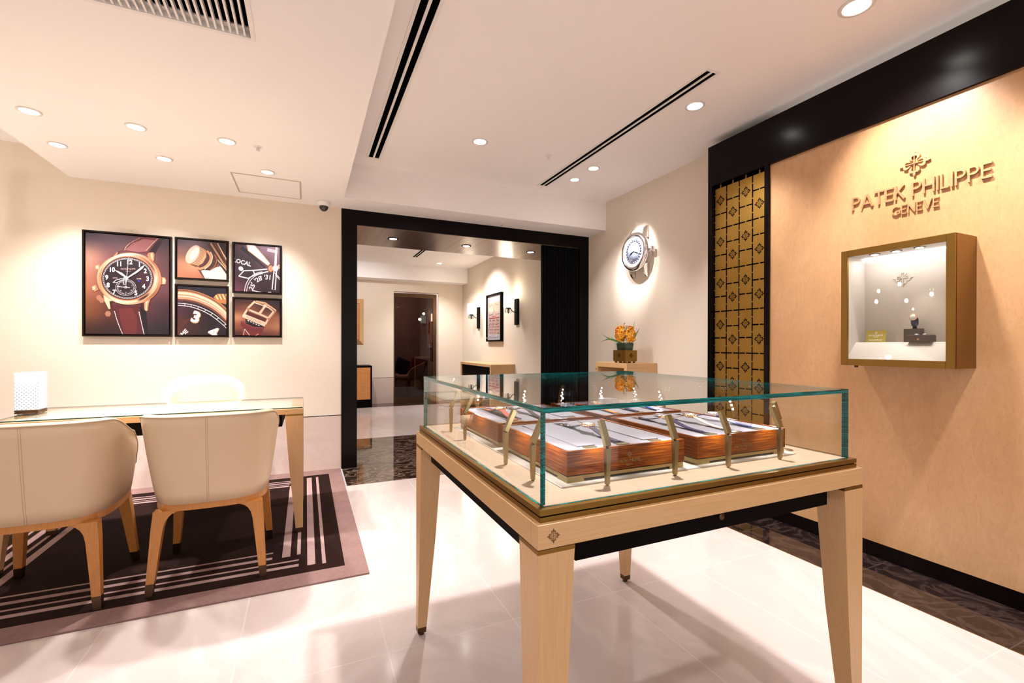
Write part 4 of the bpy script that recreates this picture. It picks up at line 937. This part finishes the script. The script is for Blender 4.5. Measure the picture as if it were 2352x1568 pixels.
# -- bezel and the numeral 3
h_ = .448; t = framed(-1.010, -.619, 1.265, 1.713, 'framed close-up photo of a watch bezel and the numeral 3, bottom middle of the pictures'); canvas_side(t, w_, h_)
P_ = Print(crop(400, 540, 6.031, t), (-w_/2+.018, w_/2-.018, -h_/2+.018, h_/2-.018))
P_.gradient([[(32, 24, 38), (30, 24, 38), (28, 24, 36), (30, 24, 38)], [(60, 34, 50), (50, 30, 42), (40, 22, 34), (34, 20, 30)], [(76, 40, 56), (56, 28, 34), (36, 18, 28), (40, 20, 32)], [(86, 42, 36), (60, 30, 28), (34, 16, 26), (44, 24, 38)], [(96, 46, 30), (52, 24, 24), (36, 18, 28), (30, 16, 26)]])
P_.poly([(545, 860), (600, 812), (690, 812), (740, 850), (740, 960), (600, 930)], (196, 126, 70))
for i in range(4): P_.strokes([(575+i*48, 830-6*i), (610+i*48, 890)], 20, (246, 204, 150)).strokes([(600+i*48, 822), (632+i*48, 890)], 7, (110, 64, 36))
A_arc = lambda dy, sp_=1: [(50, 770+dy), (180, 778+dy), (300, 802+dy), (420, 846+dy*1.02), (540, 905+dy*1.05), (650, 985+dy*1.12), (745, 1080+dy*1.18)]
P_.curve(A_arc(40), 128, (190, 126, 88)).curve(A_arc(-8), 12, (120, 74, 52)).curve(A_arc(30), 34, (250, 216, 184)).curve(A_arc(58), 10, (214, 150, 110)).curve(A_arc(72), 14, (255, 232, 212)).curve(A_arc(95), 34, (222, 160, 124)).curve(A_arc(125), 26, (120, 66, 50))
L1 = [(50, 940), (150, 948), (240, 962), (340, 990), (440, 1032), (530, 1080), (620, 1145), (725, 1238)]; L2 = [(50, 970), (145, 978), (232, 992), (325, 1020), (420, 1060), (505, 1108), (585, 1165), (680, 1245), (745, 1310)]
P_.curve(L1, 8, W_).curve(L2, 8, W_)
for i in range(7): P_.strokes([L1[i+1], L2[i+1]] if i < 7 else [], 7, W_)
P_.text('3', 305, 1135, 150, (235, 170, 130), 20, .06, 1.15).text('3', 300, 1130, 142, W_, 20, .045, 1.15).text('4', 545, 1350, 150, (235, 180, 150), 28, .06, 1.1).text('4', 541, 1345, 142, W_, 28, .045, 1.1)
P_.text('HOME', 92, 1392, 58, W_, -42, .03)
for i in range(7): P_.strokes([(60, 1330-i*22), (190+i*10, 1180-i*6)], 2, (130, 70, 46))
P_.build('print', frp_(0), t)
# -- hands close-up
h_ = .451; t = framed(-.592, -.201, 1.657, 2.108, 'framed close-up photo of white watch hands and small numbers, top right of the pictures'); canvas_side(t, w_, h_)
P_ = Print(crop(400, 540, 6.031, t), (-w_/2+.018, w_/2-.018, -h_/2+.018, h_/2-.018))
P_.gradient([[(70, 52, 64), (100, 72, 86), (150, 116, 136), (170, 136, 156)], [(56, 36, 46), (52, 32, 42), (100, 62, 76), (130, 90, 110)], [(66, 34, 48), (48, 26, 36), (50, 26, 36), (60, 34, 46)], [(110, 56, 78), (86, 44, 60), (50, 26, 38), (44, 24, 40)]])
P_.strokes([(930, 170), (1090, 300), (1260, 450)], [50, 44, 20], (26, 14, 24)).poly([(1000, 130), (1110, 130), (1230, 270), (1332, 392), (1300, 425), (1160, 320), (1022, 215)], (240, 190, 140)).poly([(1014, 130), (1098, 130), (1220, 275), (1318, 392), (1300, 412), (1160, 308), (1030, 208)], (244, 236, 244))
P_.strokes([(1290, 200), (1400, 225)], 44, (226, 206, 222))
P_.text('LOCAL', 944, 372, 56, W_, 15, .025).ell(925, 463, 36, 30, (226, 220, 244), 35)
ARC1 = arc(1230, 790, 255, 180, 268, 14, 282); ARC2 = arc(1232, 790, 228, 180, 268, 14, 256); ARC3 = arc(1225, 800, 300, 282, 330, 8, 290)
P_.strokes([(x, y) for x, y in ARC1], 9, W_).strokes(ARC2, 8, W_).strokes([(1390, 520), (1430, 560), (1470, 600)], 8, W_).strokes([(1400, 552), (1440, 590), (1470, 625)], 8, W_)
for x, y, q in ((1060, 650, 35), (1105, 605, 45), (1200, 558, 70), (1250, 548, 78)): a_ = math.radians(q); P_.strokes([(x, y), (x+30*math.cos(a_), y+30*math.sin(a_))], 9, W_)
P_.text('25', 1078, 715, 62, W_, -62, .02).text('28', 1170, 607, 62, W_, -26, .02).text('31', 1305, 582, 62, W_, 6, .02)
P_.strokes([(1080, 765), (1250, 802)], 12, W_).ell(1320, 806, 34, 22, (226, 214, 236))
P_.strokes([(895, 567), (967, 492), (1098, 488), (1300, 468), (1305, 502), (1120, 548), (1025, 598), (895, 567)], 15, W_).strokes([(1096, 490), (1116, 548)], 13, W_)
P_.ell(1335, 466, 46, 52, (112, 62, 44)).ell(1338, 462, 34, 44, (214, 146, 106)).ell(1450, 436, 20, 30, (236, 186, 150))
P_.strokes([(1424, 120), (1408, 300), (1402, 460)], 30, (246, 240, 250)).strokes([(1385, 480), (1356, 750), (1398, 758), (1418, 490)], 14, W_).ell(1403, 460, 40, 40, W_).ell(1403, 462, 10, 10, (190, 180, 196))
P_.build('print', frp_(0), t)
# -- buckle close-up
h_ = .357; t = framed(-.592, -.201, 1.266, 1.623, 'framed close-up photo of a gold strap buckle, bottom right of the pictures'); canvas_side(t, w_, h_)
P_ = Print(crop(400, 540, 6.031, t), (-w_/2+.018, w_/2-.018, -h_/2+.018, h_/2-.018))
P_.gradient([[(50, 26, 28), (64, 34, 32), (48, 26, 30), (40, 22, 30)], [(110, 60, 50), (130, 76, 56), (90, 48, 40), (60, 32, 34)], [(206, 138, 104), (180, 112, 80), (150, 90, 64), (170, 108, 82)], [(150, 84, 60), (120, 62, 48), (170, 104, 76), (200, 132, 100)], [(76, 36, 34), (80, 36, 34), (110, 58, 50), (130, 76, 62)]])
P_.poly([(950, 1270), (1235, 1290), (1210, 1400), (935, 1400)], (136, 46, 38)).poly([(990, 1045), (1290, 1160), (1240, 1300), (985, 1200)], (96, 38, 30)).poly([(1000, 1170), (1220, 1250), (1215, 1310), (985, 1240)], (36, 16, 22))
P_.poly([(925, 1190), (955, 1188), (1000, 1225), (1110, 1270), (1236, 1275), (1228, 1345), (1090, 1345), (980, 1310), (922, 1255)], (124, 44, 50)).strokes([(935, 1195), (1010, 1240), (1110, 1278), (1230, 1285)], 6, (176, 92, 92))
P_.strokes([(1115, 925), (1260, 948), (1405, 1048), (1290, 1185), (1245, 1250)], 30, (206, 140, 104)).strokes([(1120, 915), (1030, 1000), (955, 1120)], 28, G2).strokes([(1115, 935), (1220, 970), (1310, 1005), (1380, 1062)], 12, (255, 236, 214)).strokes([(1375, 1060), (1310, 1140), (1265, 1235)], 26, G2).strokes([(1135, 912), (1260, 935), (1412, 1040)], 12, G2).strokes([(1420, 1065), (1335, 1160)], 10, (150, 90, 60))
P_.strokes([(1040, 1035), (1180, 1090), (1310, 1150)], 26, (250, 214, 184)).strokes([(1260, 980), (1225, 1030), (1180, 1090)], [34, 30, 40], G2).ell(1258, 978, 26, 20, (255, 228, 204)).ell(1022, 1022, 16, 18, G1).ell(1310, 1160, 16, 18, G1)
P_.poly([(962, 1085), (1275, 1208), (1252, 1265), (942, 1132)], (252, 222, 198)).text('PATEK PHILIPPE', 1106, 1172, 26, (206, 146, 118), 22, .01, .9)
for i in range(5): P_.ell(1028+i*36, 1184+i*16, 13, 7, W_, 22, 10)
for i in range(5): P_.ell(985+i*14, 1308+i*18, 11, 5, W_, 50, 8); P_.ell(972-i*3, 1312+i*20, 5, 9, W_, 8, 8)
for i in range(3): P_.ell(1160-i*20, 1372+i*10, 11, 5, W_, -35, 8)
P_.build('print', frp_(0), t)

# ================================================================== WATCH-SHAPED WALL CLOCK
t = thing('wall_clock', 'large steel watch-shaped clock spotlit on the cream wall', 'clock', (XW, 3.757, 2.158))
b = MB(); b.lathe([(.168, -.012), (.172, -.03), (.172, -.062), (.196, -.066), (.199, -.080), (.192, -.100), (.172, -.110), (.160, -.108), (.158, -.098)], 72, ax='x', cap=False); b.lathe([(.001, -.001), (.168, -.001), (.168, -.012), (.001, -.012)], 48, ax='x'); b.build('case', 'silver', t)
b = MB(); b.lathe([(.159, -.094), (.159, -.096), (.001, -.0965)], 64, ax='x'); b.build('dial', 'dialwhite', t)
b = MB()
fc = lambda A, C_, d: (-.0966-d, -A, C_)
for r0, r1, dd, mt in ((.122, .098, .0004, 'black'),):
    n_ = 72
    for i in range(n_):
        if 26 < i*24/n_*3 < 0: pass
        a0_, a1_ = 2*PI*i/n_, 2*PI*(i+1)/n_; b.prism([(r0*math.cos(a0_), r0*math.sin(a0_)), (r0*math.cos(a1_), r0*math.sin(a1_)), (r1*math.cos(a1_), r1*math.sin(a1_)), (r1*math.cos(a0_), r1*math.sin(a0_))], fc, 0, dd)
b.build('hour_ring', mat('dial_black', (.02, .02, .04), .3), t)
b = MB(); b.lathe([(.098, -.0966), (.098, -.0972), (.001, -.0974)], 64, ax='x'); b.build('inner_dial', mat('dial_blue_grey', (.32, .36, .48), .25, .3), t)
b = MB()
for i in range(24):
    a_ = 2*PI*i/24
    for q in font_polys(str((i+12) % 24 or 24), .016, .01):
        b.prism([(.110*math.sin(a_)+x, .110*math.cos(a_)+y-.0055) for x, y in q], fc, .0004, .0008)
b.build('ring_numbers', 'dialwhite', t)
b = MB()
for i in range(24):
    a_ = 2*PI*(i+.5)/24; b.prism([(.132*math.sin(a_)-.010, .132*math.cos(a_)-.0018), (.132*math.sin(a_)+.010, .132*math.cos(a_)-.0018), (.132*math.sin(a_)+.010, .132*math.cos(a_)+.0018), (.132*math.sin(a_)-.010, .132*math.cos(a_)+.0018)], fc, 0, .0003)
for i in range(120):
    a_ = 2*PI*i/120
    for q in stroke([(.148*math.sin(a_), .148*math.cos(a_)), (.155*math.sin(a_), .155*math.cos(a_))], .0012): b.prism(q, fc, 0, .0003)
b.build('city_ring', mat('dial_grey_print', (.42, .42, .46), .5), t)
b = MB()
for i in range(12):
    a_ = 2*PI*i/12
    for q in stroke([(.080*math.sin(a_), .080*math.cos(a_)), (.094*math.sin(a_), .094*math.cos(a_))], .003): b.prism(q, fc, .0009, .0018)
for q in stroke([(0, 0), (.052, -.020), (.094, -.036)], [.006, .008, .002])+stroke([(0, 0), (-.022, -.010), (-.034, -.014), (-.052, -.024), (-.066, -.034)], [.006, .012, .02, .008, .002]): b.prism(q, fc, .0025, .0035)
b.lathe([(.007, -.0975), (.006, -.101), (.0005, -.1015)], 20, ax='x'); b.build('hands', 'black', t)
b = MB()
for q in font_polys('PATEK PHILIPPE', .0105, 0): b.prism([(x, y+.038) for x, y in q], fc, .0009, .0012)
for q in font_polys('GENEVE', .008, 0): b.prism([(x, y+.027) for x, y in q], fc, .0009, .0012)
b.build('dial_lettering', 'dialwhite', t)
for sy_ in (-1, 1):
    for sz in (-1, 1):
        rg = []
        for (r_, w1, x0, x1) in ((.13, .022, -.018, -.060), (.175, .020, -.012, -.060), (.215, .018, -.008, -.052), (.243, .015, -.004, -.036), (.258, .010, -.004, -.018)):
            yc = sy_*(.098+(.258-r_)*.06); rg.append([(x0, yc-w1, sz*r_), (x1, yc-w1*.7, sz*r_), (x1, yc+w1*.7, sz*r_), (x0, yc+w1, sz*r_)])
        b = MB(); b.loft(rg); b.build('lug', 'silver', t)
b = MB(); b.lathe([(.010, -.165), (.012, -.196), (.022, -.198), (.026, -.204), (.026, -.226), (.020, -.234), (.001, -.236)], 24, (-.045, 0, 0), 'y')
for i in range(16): a_ = 2*PI*i/16; b.tube([(-.045+.0262*math.cos(a_), -.203, .0262*math.sin(a_)), (-.045+.0262*math.cos(a_), -.226, .0262*math.sin(a_))], .0022, 5)
b.build('crown', 'silver', t)

# ================================================================== CONSOLE AND FLOWERS
cx0, cx1, cy0, cy1, cz = 2.78, XW-.003, 3.515, 4.035, 1.028
t = thing('console_shelf', 'slim maple console with an open front under the wall clock', 'console', ((cx0+cx1)/2, (cy0+cy1)/2, 0)); a_, c_ = (cx1-cx0)/2, (cy1-cy0)/2
b = MB(); b.box(-a_, a_, -c_, c_, cz-.046, cz, .0015); b.build('top', 'maple_y', t)
for s_ in (-1, 1): b = MB(); b.box(-a_, a_, min(s_*c_, s_*(c_-.042)), max(s_*c_, s_*(c_-.042)), 0, cz-.0462); b.build('side_panel', 'maple_z', t)
b = MB(); b.box(a_-.02, a_-.002, -c_+.042, c_-.042, .0, cz-.046); b.build('back_panel', 'maple_z', t)
b = MB()
for q in emblem(.014, 0, 0): b.prism(q, lambda A, C_, d: (-a_-d, c_-.021-A, .955+C_), 0, .0006)
b.build('emblem', 'darkbrass', t)
# planter and vase
fx0, fx1, fy0, fy1 = 2.815, 2.955, 3.580, 3.775
t = thing('flower_arrangement', 'bronze planter with a glass vase of orange orchids and grass leaves', 'flower arrangement', ((fx0+fx1)/2, (fy0+fy1)/2, cz)); a_, c_ = (fx1-fx0)/2, (fy1-fy0)/2
b = MB(); b.box(-a_, a_, -c_, c_, .024, .125, .001); b.build('planter', 'bronze', t)
b = MB(); b.box(-a_+.004, a_-.004, -c_+.004, c_-.004, .016, .024)
for p0 in (-1, 0, 1):
    for q0 in (-1, 0, 1):
        if p0 or q0: b.box(p0*(a_-.02)-.008, p0*(a_-.02)+.008, q0*(c_-.02)-.008, q0*(c_-.02)+.008, 0, .016)
b.build('foot_frame', 'bronze', t)
b = MB()
for q in emblem(.024, 0, .075): b.prism(q, lambda A, C_, d: (-a_-d, -A, C_), 0, .0006); b.prism(q, lambda A, C_, d: (A, -c_-d, C_), 0, .0006)
b.build('emblem', 'black', t)
b = MB(); g_ = .006
for q in ((-a_+g_, -a_+g_+.002, -c_+g_, c_-g_), (a_-g_-.002, a_-g_, -c_+g_, c_-g_), (-a_+g_, a_-g_, -c_+g_, -c_+g_+.002), (-a_+g_, a_-g_, c_-g_-.002, c_-g_)): b.box(*q, .125, .205)
b.build('glass_vase', 'glass', t)
m = M['leafdark'] = mat('dark_leaf', (.004, .022, .006), .4, spec=.3); M['leaf'] = mat('green_leaf', (.09, .22, .045), .45)
b = MB(); b.loft([[( (a_-.022)*math.copysign(abs(math.cos(q))**.6, math.cos(q))*s_, (c_-.022)*math.copysign(abs(math.sin(q))**.6, math.sin(q))*s_, z) for q in [2*PI*k/28 for k in range(28)]] for z, s_ in ((.125, 1.08), (.16, 1.16), (.185, 1.22), (.200, 1.15))], smooth=True); b.build('leaf_wrap', 'leafdark', t)
m = M['petal'] = mat('orange_petal', (.85, .33, .01), .5); n = noise(m, coords(m), 60, 3); tocol(m, ramp(m, n, [(.3, (.85, .27, .002)), (.55, (.98, .46, .01)), (.75, (1.0, .62, .06))]))
M['lip'] = mat('red_orchid_lip', (.45, .06, .02), .5); M['buff'] = mat('pale_buff_flower', (.62, .48, .36), .7)
rnd = random.Random(3)
def blossom(c_pos, dirv, r_):
    d_ = Vector(dirv).normalized(); a1 = d_.orthogonal().normalized(); a2 = d_.cross(a1); o_ = Vector(c_pos); b = MB(); ph = rnd.random()*6
    for k in range(5):
        an = ph+k*2*PI/5; q = a1*math.cos(an)+a2*math.sin(an); s_ = d_.cross(q); w1 = .42*r_
        pts_ = [o_, o_+q*r_*.45+s_*w1+d_*r_*.22, o_+q*r_*.95+s_*w1*.55+d_*r_*.20, o_+q*r_*1.08+d_*r_*.12, o_+q*r_*.95-s_*w1*.55+d_*r_*.20, o_+q*r_*.45-s_*w1+d_*r_*.22, o_+q*r_*.6+d_*r_*.06]
        b.faces([tuple(p) for p in pts_], [(0, 1, 6), (1, 2, 6), (2, 3, 6), (3, 4, 6), (4, 5, 6), (5, 0, 6)])
    bl = b.build('blossom', 'petal', t, smooth=True, norm=False)
    b = MB(); b.tube([o_+d_*r_*.05, o_+d_*r_*.35+a1*r_*.1, o_+d_*r_*.42+a1*r_*.25], [r_*.10, r_*.16, r_*.05], 7); b.build('lip', 'lip', bl)
def lobe(cx_, cy_, cz_, rx, ry, rz, n):
    for i in range(n):
        th_ = i*2.39996; zz = 1-2*(i+.5)/n*.92; rr = math.sqrt(max(0, 1-zz*zz)); v = Vector((rr*math.cos(th_), rr*math.sin(th_), zz))*rnd.uniform(.82, 1.12)
        blossom((cx_+v.x*rx*.85, cy_+v.y*ry*.85, cz_+v.z*rz*.85), v+Vector((rnd.uniform(-.3, .3), rnd.uniform(-.3, .3), rnd.uniform(-.2, .3))), rnd.uniform(.022, .029))
lobe(-.01, .055, .285, .05, .07, .095, 30); lobe(.02, -.070, .275, .045, .045, .095, 22)
def blade(pts_, w1, name, mt='leaf'):
    b = MB(); P = [Vector(p) for p in pts_]; n_ = len(P); rows = []
    for i, p in enumerate(P):
        d_ = (P[min(i+1, n_-1)]-P[max(i-1, 0)]).normalized(); s_ = d_.cross(Vector((.8, .6, .1))).normalized(); wv = w1*math.sin(PI*min(.98, .15+.85*i/(n_-1))); rows.append((p-s_*wv, p+d_.cross(s_)*wv*.25, p+s_*wv))
    vs = [tuple(q) for r_ in rows for q in r_]; b.faces(vs, [(3*i+j, 3*i+j+1, 3*i+j+4, 3*i+j+3) for i in range(n_-1) for j in (0, 1)]); b.build(name, mt, t, smooth=True, norm=False)
def curve3(p0, p1, p2, n=9): p0, p1, p2 = Vector(p0), Vector(p1), Vector(p2); return [p0*(1-u)**2+p1*2*u*(1-u)+p2*u*u for u in [i/n for i in range(n+1)]]
for (p0, p1, p2, w1) in (((0, .05, .2), (-.03, .22, .27), (-.05, .34, .205), .006), ((0, .05, .2), (-.03, .20, .22), (-.05, .335, .30), .006), ((.0, -.03, .2), (0, -.03, .3), (-.01, -.035, .37), .007), ((.02, -.08, .2), (.03, -.12, .27), (.04, -.17, .34), .007),
    ((0, .02, .2), (-.01, .01, .30), (.0, .015, .42), .004), ((.02, -.05, .2), (.02, -.10, .33), (.02, -.125, .42), .003)): blade(curve3(p0, p1, p2), w1, 'leaf_blade')
b = MB(); rr_ = random.Random(5)
for i in range(40): 
    q = Vector((rr_.uniform(-.02, .02), rr_.uniform(-.025, .02), rr_.uniform(.25, .37))); b.lathe([(.0005, 0), (.006, .003), (.007, .008), (.0005, .012)], 6, q)
b.tube(curve3((0, .0, .2), (0, .0, .3), (-.005, .005, .395)), .002, 5); b.lathe([(.0005, 0), (.012, .004), (.010, .014), (.0005, .018)], 8, (-.005, .005, .385)); b.build('buff_sprig', 'buff', t)
b = MB()
for i in range(12): q = Vector((-.03+rr_.uniform(-.01, .01), .16+i*.008+rr_.uniform(-.01, .01), .235+rr_.uniform(-.01, .02))); b.lathe([(.0005, 0), (.005, .002), (.0005, .008)], 6, q)
b.tube(curve3((0, .05, .2), (-.03, .15, .23), (-.04, .26, .24)), .0015, 5); b.build('green_sprig', 'leaf', t)

# ================================================================== THE ROOM BEYOND THE DOORWAY
# console on the right wall
x0_, x1_, y0_, y1_, zt_ = 2.72, XW-.003, 6.87, 8.45, .886
t = thing('long_console', 'long maple console with a black opening on the right side of the back room', 'console', ((x0_+x1_)/2, (y0_+y1_)/2, 0)); a_, c_ = (x1_-x0_)/2, (y1_-y0_)/2
b = MB(); b.box(-a_, a_, -c_, c_, zt_-.045, zt_, .0015); b.build('top', 'maple_y', t)
for s_ in (-1, 1): b = MB(); b.box(-a_, a_, min(s_*c_, s_*(c_-.045)), max(s_*c_, s_*(c_-.045)), 0, zt_-.0452); b.build('side_panel', 'maple_z', t)
b = MB(); b.box(-a_+.02, a_-.002, -c_+.046, c_-.046, .30, zt_-.046); b.build('black_inner_block', 'black', t)  # plain black block filling the upper part of the opening
# picture on the right wall
pz0, pz1, py0, py1 = 1.268, 2.135, 7.365, 8.085
t = thing('framed_drawing', 'tall black-framed drawing of a building facade between the two wall sconces', 'picture', (XW, (py0+py1)/2, (pz0+pz1)/2)); a_, c_ = (py1-py0)/2, (pz1-pz0)/2
b = MB()
for q in ((-a_, a_, c_-.03, c_), (-a_, a_, -c_, -c_+.03), (-a_, -a_+.035, -c_+.03, c_-.03), (a_-.035, a_, -c_+.03, c_-.03)): b.box(-.05, -.002, q[0], q[1], q[2], q[3])
b.build('frame', 'black', t); b = MB(); b.box(-.026, -.003, -a_+.03, a_-.03, -c_+.03, c_-.03); b.build('backing', 'black', t)
P_ = Print(lambda x, y: (x, y), (-a_+.035, a_-.035, -c_+.03, c_-.03)); P_.poly([(-a_, -c_), (a_, -c_), (a_, c_), (-a_, c_)], (226, 220, 226))
P_.poly([(-.27, -.30), (.27, -.30), (.27, .28), (-.27, .28)], (228, 190, 178)).poly([(-.27, .10), (.27, .10), (.27, .28), (-.27, .28)], (236, 196, 170))
P_.strokes([(-.22, .20), (-.10, .25), (-.02, .15), (.06, .25), (.20, .21)], .02, (214, 140, 110)).strokes([(-.25, .06), (-.08, .06), (0, .14), (.08, .06), (.25, .06)], .012, (150, 120, 130)).poly([(-.1, .025), (.1, .025), (.1, .035), (-.1, .035)], (200, 60, 70)).poly([(-.24, -.012), (.24, -.012), (.24, .004), (-.24, .004)], (196, 70, 84))
for r_ in range(6):
    for xx in (-.20, -.165, -.07, -.02, .03, .14, .175, .21):
        z_ = -.035-r_*.043; P_.poly([(xx-.011, z_-.022), (xx+.011, z_-.022), (xx+.011, z_), (xx-.011, z_)], (118, 88, 108) if r_ % 2 == 0 else (176, 140, 146))
P_.poly([(-.29, -.375), (.29, -.375), (.29, -.36), (-.29, -.36)], (160, 158, 160))
P_.build('drawing', lambda A, C_, d: (-.0262-d*3, -A, C_), t, .0003)
# sconces
def sconce(y, label):
    t = thing('wall_sconce', label, 'wall lamp', (XW, y, 1.745), group='crystal wall sconces of the back room'); X_ = -.165
    b = MB(); b.box(-.030, -.001, -.062, .062, -.212, .212, .002); b.build('back_plate', 'black', t)
    b = MB(); b.tube([(-.03, .0, -.01), (-.08, 0, .0), (-.13, 0, .045), (X_, 0, .052)], .007, 8); b.lathe([(.04, .048), (.045, .058), (.03, .062), (.001, .062)], 16, (X_, 0, 0)); b.tube([(X_, 0, -.03), (X_, 0, .05)], .009, 8); b.build('arm', 'black', t)
    for k in range(8):
        a1 = k*PI/4; b = MB(); x, yy = X_+.05*math.cos(a1), .05*math.sin(a1); b.loft([[(x-.006, yy-.003, z), (x+.006, yy-.003, z), (x+.006, yy+.003, z), (x-.006, yy+.003, z)] for z in (-.02, .045)]); b.build('crystal_drop', 'glassdrop', t)
    b = MB(); b.box(X_-.06, X_+.06, -.06, .06, .062, .275, .002); b.build('crystal_shade', 'crystal2', t)
    light('POINT', (XW+X_+.01, y, 1.745+.33), 1.6, t, size=.035, col=(1, .86, .66)); light('POINT', (XW+X_-.10, y, 1.745+.17), 1.6, t, size=.04, col=(1, .86, .66))
M['glassdrop'] = sheet('crystal_drop', (.8, .8, .8), r0=.2)
m = M['crystal2'] = mat('lit_crystal', (.4, .4, .38), .15); n = noise(m, coords(m, (40, 40, 9)), 1.5, 3); lk(m, ramp(m, n, [(.35, (.62, .60, .54)), (.65, (1, .96, .86))]), bsdf(m).inputs['Emission Color']); bsdf(m).inputs['Emission Strength'].default_value = .60
sconce(8.592, 'crystal wall sconce left of the framed drawing, farther from the doorway'); sconce(6.778, 'crystal wall sconce right of the framed drawing, nearer the doorway')
# bevelled wall cabinet and low cabinet on the left
t = thing('wall_cabinet', 'maple wall cabinet with sloping sides at the left of the back room', 'cabinet', (.58, YF, 1.664)); a_, c_ = .486, .463
b = MB(); o4 = [(-a_, 0, -c_), (a_, 0, -c_), (a_, 0, c_), (-a_, 0, c_)]; i4 = [(-a_+.09, -.10, -c_+.09), (a_-.09, -.10, -c_+.09), (a_-.09, -.10, c_-.09), (-a_+.09, -.10, c_-.09)]
b.faces(o4+i4, [(0, 1, 5, 4), (1, 2, 6, 5), (2, 3, 7, 6), (3, 0, 4, 7), (4, 5, 6, 7), (0, 3, 2, 1)]); b.build('bevelled_frame', 'maple_z', t)
M['orangewood'] = grain('orange_figured_wood', [(.3, (.56, .22, .055)), (.7, (.68, .30, .09))], .35, (3, 3, 8))
b = MB(); b.box(-a_+.10, a_-.102, -.104, -.1, -c_+.105, c_-.105); b.build('door', 'orangewood', t)
b = MB()
for q in ((-a_+.092, a_-.096, c_-.105, c_-.099), (-a_+.092, a_-.096, -c_+.099, -c_+.105), (a_-.102, a_-.096, -c_+.099, c_-.099)): b.box(q[0], q[1], -.106, -.1, q[2], q[3])
b.build('shadow_line', 'black', t)
t = thing('low_cabinet', 'low black cabinet with an orange wood door at the left of the back room', 'cabinet', (.655, 9.39, 0))
b = MB(); b.box(-.51, .51, -.24, .27, 0, .801, .002); b.build('body', 'black', t)
for s_ in (-1, 1): b = MB(); b.box(min(.006*s_, .476*s_), max(.006*s_, .476*s_), -.246, -.24, .156, .766); b.build('door', 'orangewood', t)
# behind the glass door
M['warm2'] = mat('warm_lamp_glass', (1, 1, 1), emit=(1, .88, .66), estr=6)
ac = tub_chair('armchair', 'dim beige armchair with cushions behind the smoked glass door', .80, 1.35); ac.location = (2.20, 10.85, 0); ac.rotation_euler = (0, 0, PI*.62); tag(ac, cat='armchair')
for (dx, dy, col, l, rz) in ((-.17, .05, (.02, .025, .12), 'dark blue cushion on the armchair behind the smoked glass door', .4), (.17, -.02, (.16, .01, .015), 'dark red cushion on the armchair behind the smoked glass door', -.3)):
    t = thing('cushion', l, 'cushion', (2.20+dx, 10.80+dy, .60), rz); b = MB(); bmc = bmesh.new(); bmesh.ops.create_cube(bmc, size=1); bmesh.ops.subdivide_edges(bmc, edges=bmc.edges[:], cuts=5, use_grid_fill=True)
    for v in bmc.verts:
        x, y, z = v.co*2; k_ = (1-.85*x**4)*(1-.85*z**4); v.co = Vector((x*.19, y*.05*max(.12, k_), z*.19+.10)); 
    for f_ in bmc.faces: f_.smooth = True
    b.merge(bmc, Matrix.Rotation(.35, 4, 'Y')); b.build('cushion_cover', mat('velvet_'+l[:9].strip().replace(' ', '_'), col, .8), t)
t = thing('framed_print', 'narrow framed orange print on the wall behind the smoked glass door', 'picture', (2.95, 11.6, 1.52)); b = MB(); b.box(-.03, 0, -.36, .36, -.42, .42); b.build('frame', 'black', t); b = MB(); b.box(-.032, -.03, -.33, .33, -.39, .39); b.build('mat_board', 'white', t)
b = MB(); b.box(-.033, -.032, -.22, .22, -.28, .28); b.build('print', mat('orange_print', (.45, .16, .05), .6), t)
t = thing('inner_wall_lamp', 'small glowing wall lamp seen through the smoked glass door', 'wall lamp', (2.95, 10.9, 1.86)); b = MB(); b.box(-.03, 0, -.03, .03, -.2, .1); b.build('back_plate', 'black', t); b = MB(); b.box(-.18, -.08, -.05, .05, -.08, .10); b.build('lit_shade', 'warm2', t)

# pendant cluster left of the frame (it shows mirrored in the glass of the wall showcase)
M['pendantglass'] = sheet('pendant_glass', (.93, .93, .93), r0=.08)
pr_ = random.Random(11); spots_ = [(-2.75, 3.55, 2.02), (-2.55, 3.85, 2.12), (-2.95, 3.95, 1.90), (-2.40, 3.40, 1.92), (-2.70, 4.20, 2.06), (-2.95, 3.25, 2.10), (-2.45, 4.10, 1.88)]
for i, (x, y, z) in enumerate(spots_):
    t = thing('pendant_lamp', '%s clear glass pendant lamp of the cluster left of the desk' % ('first', 'second', 'third', 'fourth', 'fifth', 'sixth', 'seventh')[i], 'pendant lamp', (x, y, z), group='glass pendant lamps left of the desk')
    b = MB(); b.tube([(0, 0, .14), (0, 0, 2.735-z)], .002, 6); b.build('cable', 'black', t)
    b = MB(); b.lathe([(.02, .14), (.045, .10), (.062, .03), (.058, -.03), (.045, -.09)], 24, cap=False); b.build('glass_shade', 'pendantglass', t, norm=False)
    b = MB(); b.lathe([(.001, -.03), (.018, -.02), (.022, .0), (.014, .03), (.001, .035)], 16); b.build('bulb', 'warm', t)
    b = MB(); b.lathe([(.016, .035), (.016, .14), (.001, .142)], 12); b.build('socket', 'brass', t)
light('POINT', (-2.70, 3.75, 1.75), 6, size=.01, col=(1, .88, .74), name='pendant_light')

t = thing('inner_fill_light', 'added ceiling light that brightens the dim room behind the smoked glass door', 'ceiling light', (1.6, 11.2, 2.75)); b = MB(); b.lathe([(.06, 0), (.06, -.006), (.001, -.007)], 20); b.build('lens', 'down', t)  # added disc and lamp, brighten the room seen through the smoked glass
light('POINT', (1.6, 11.2, 2.6), 60, t, size=.06)
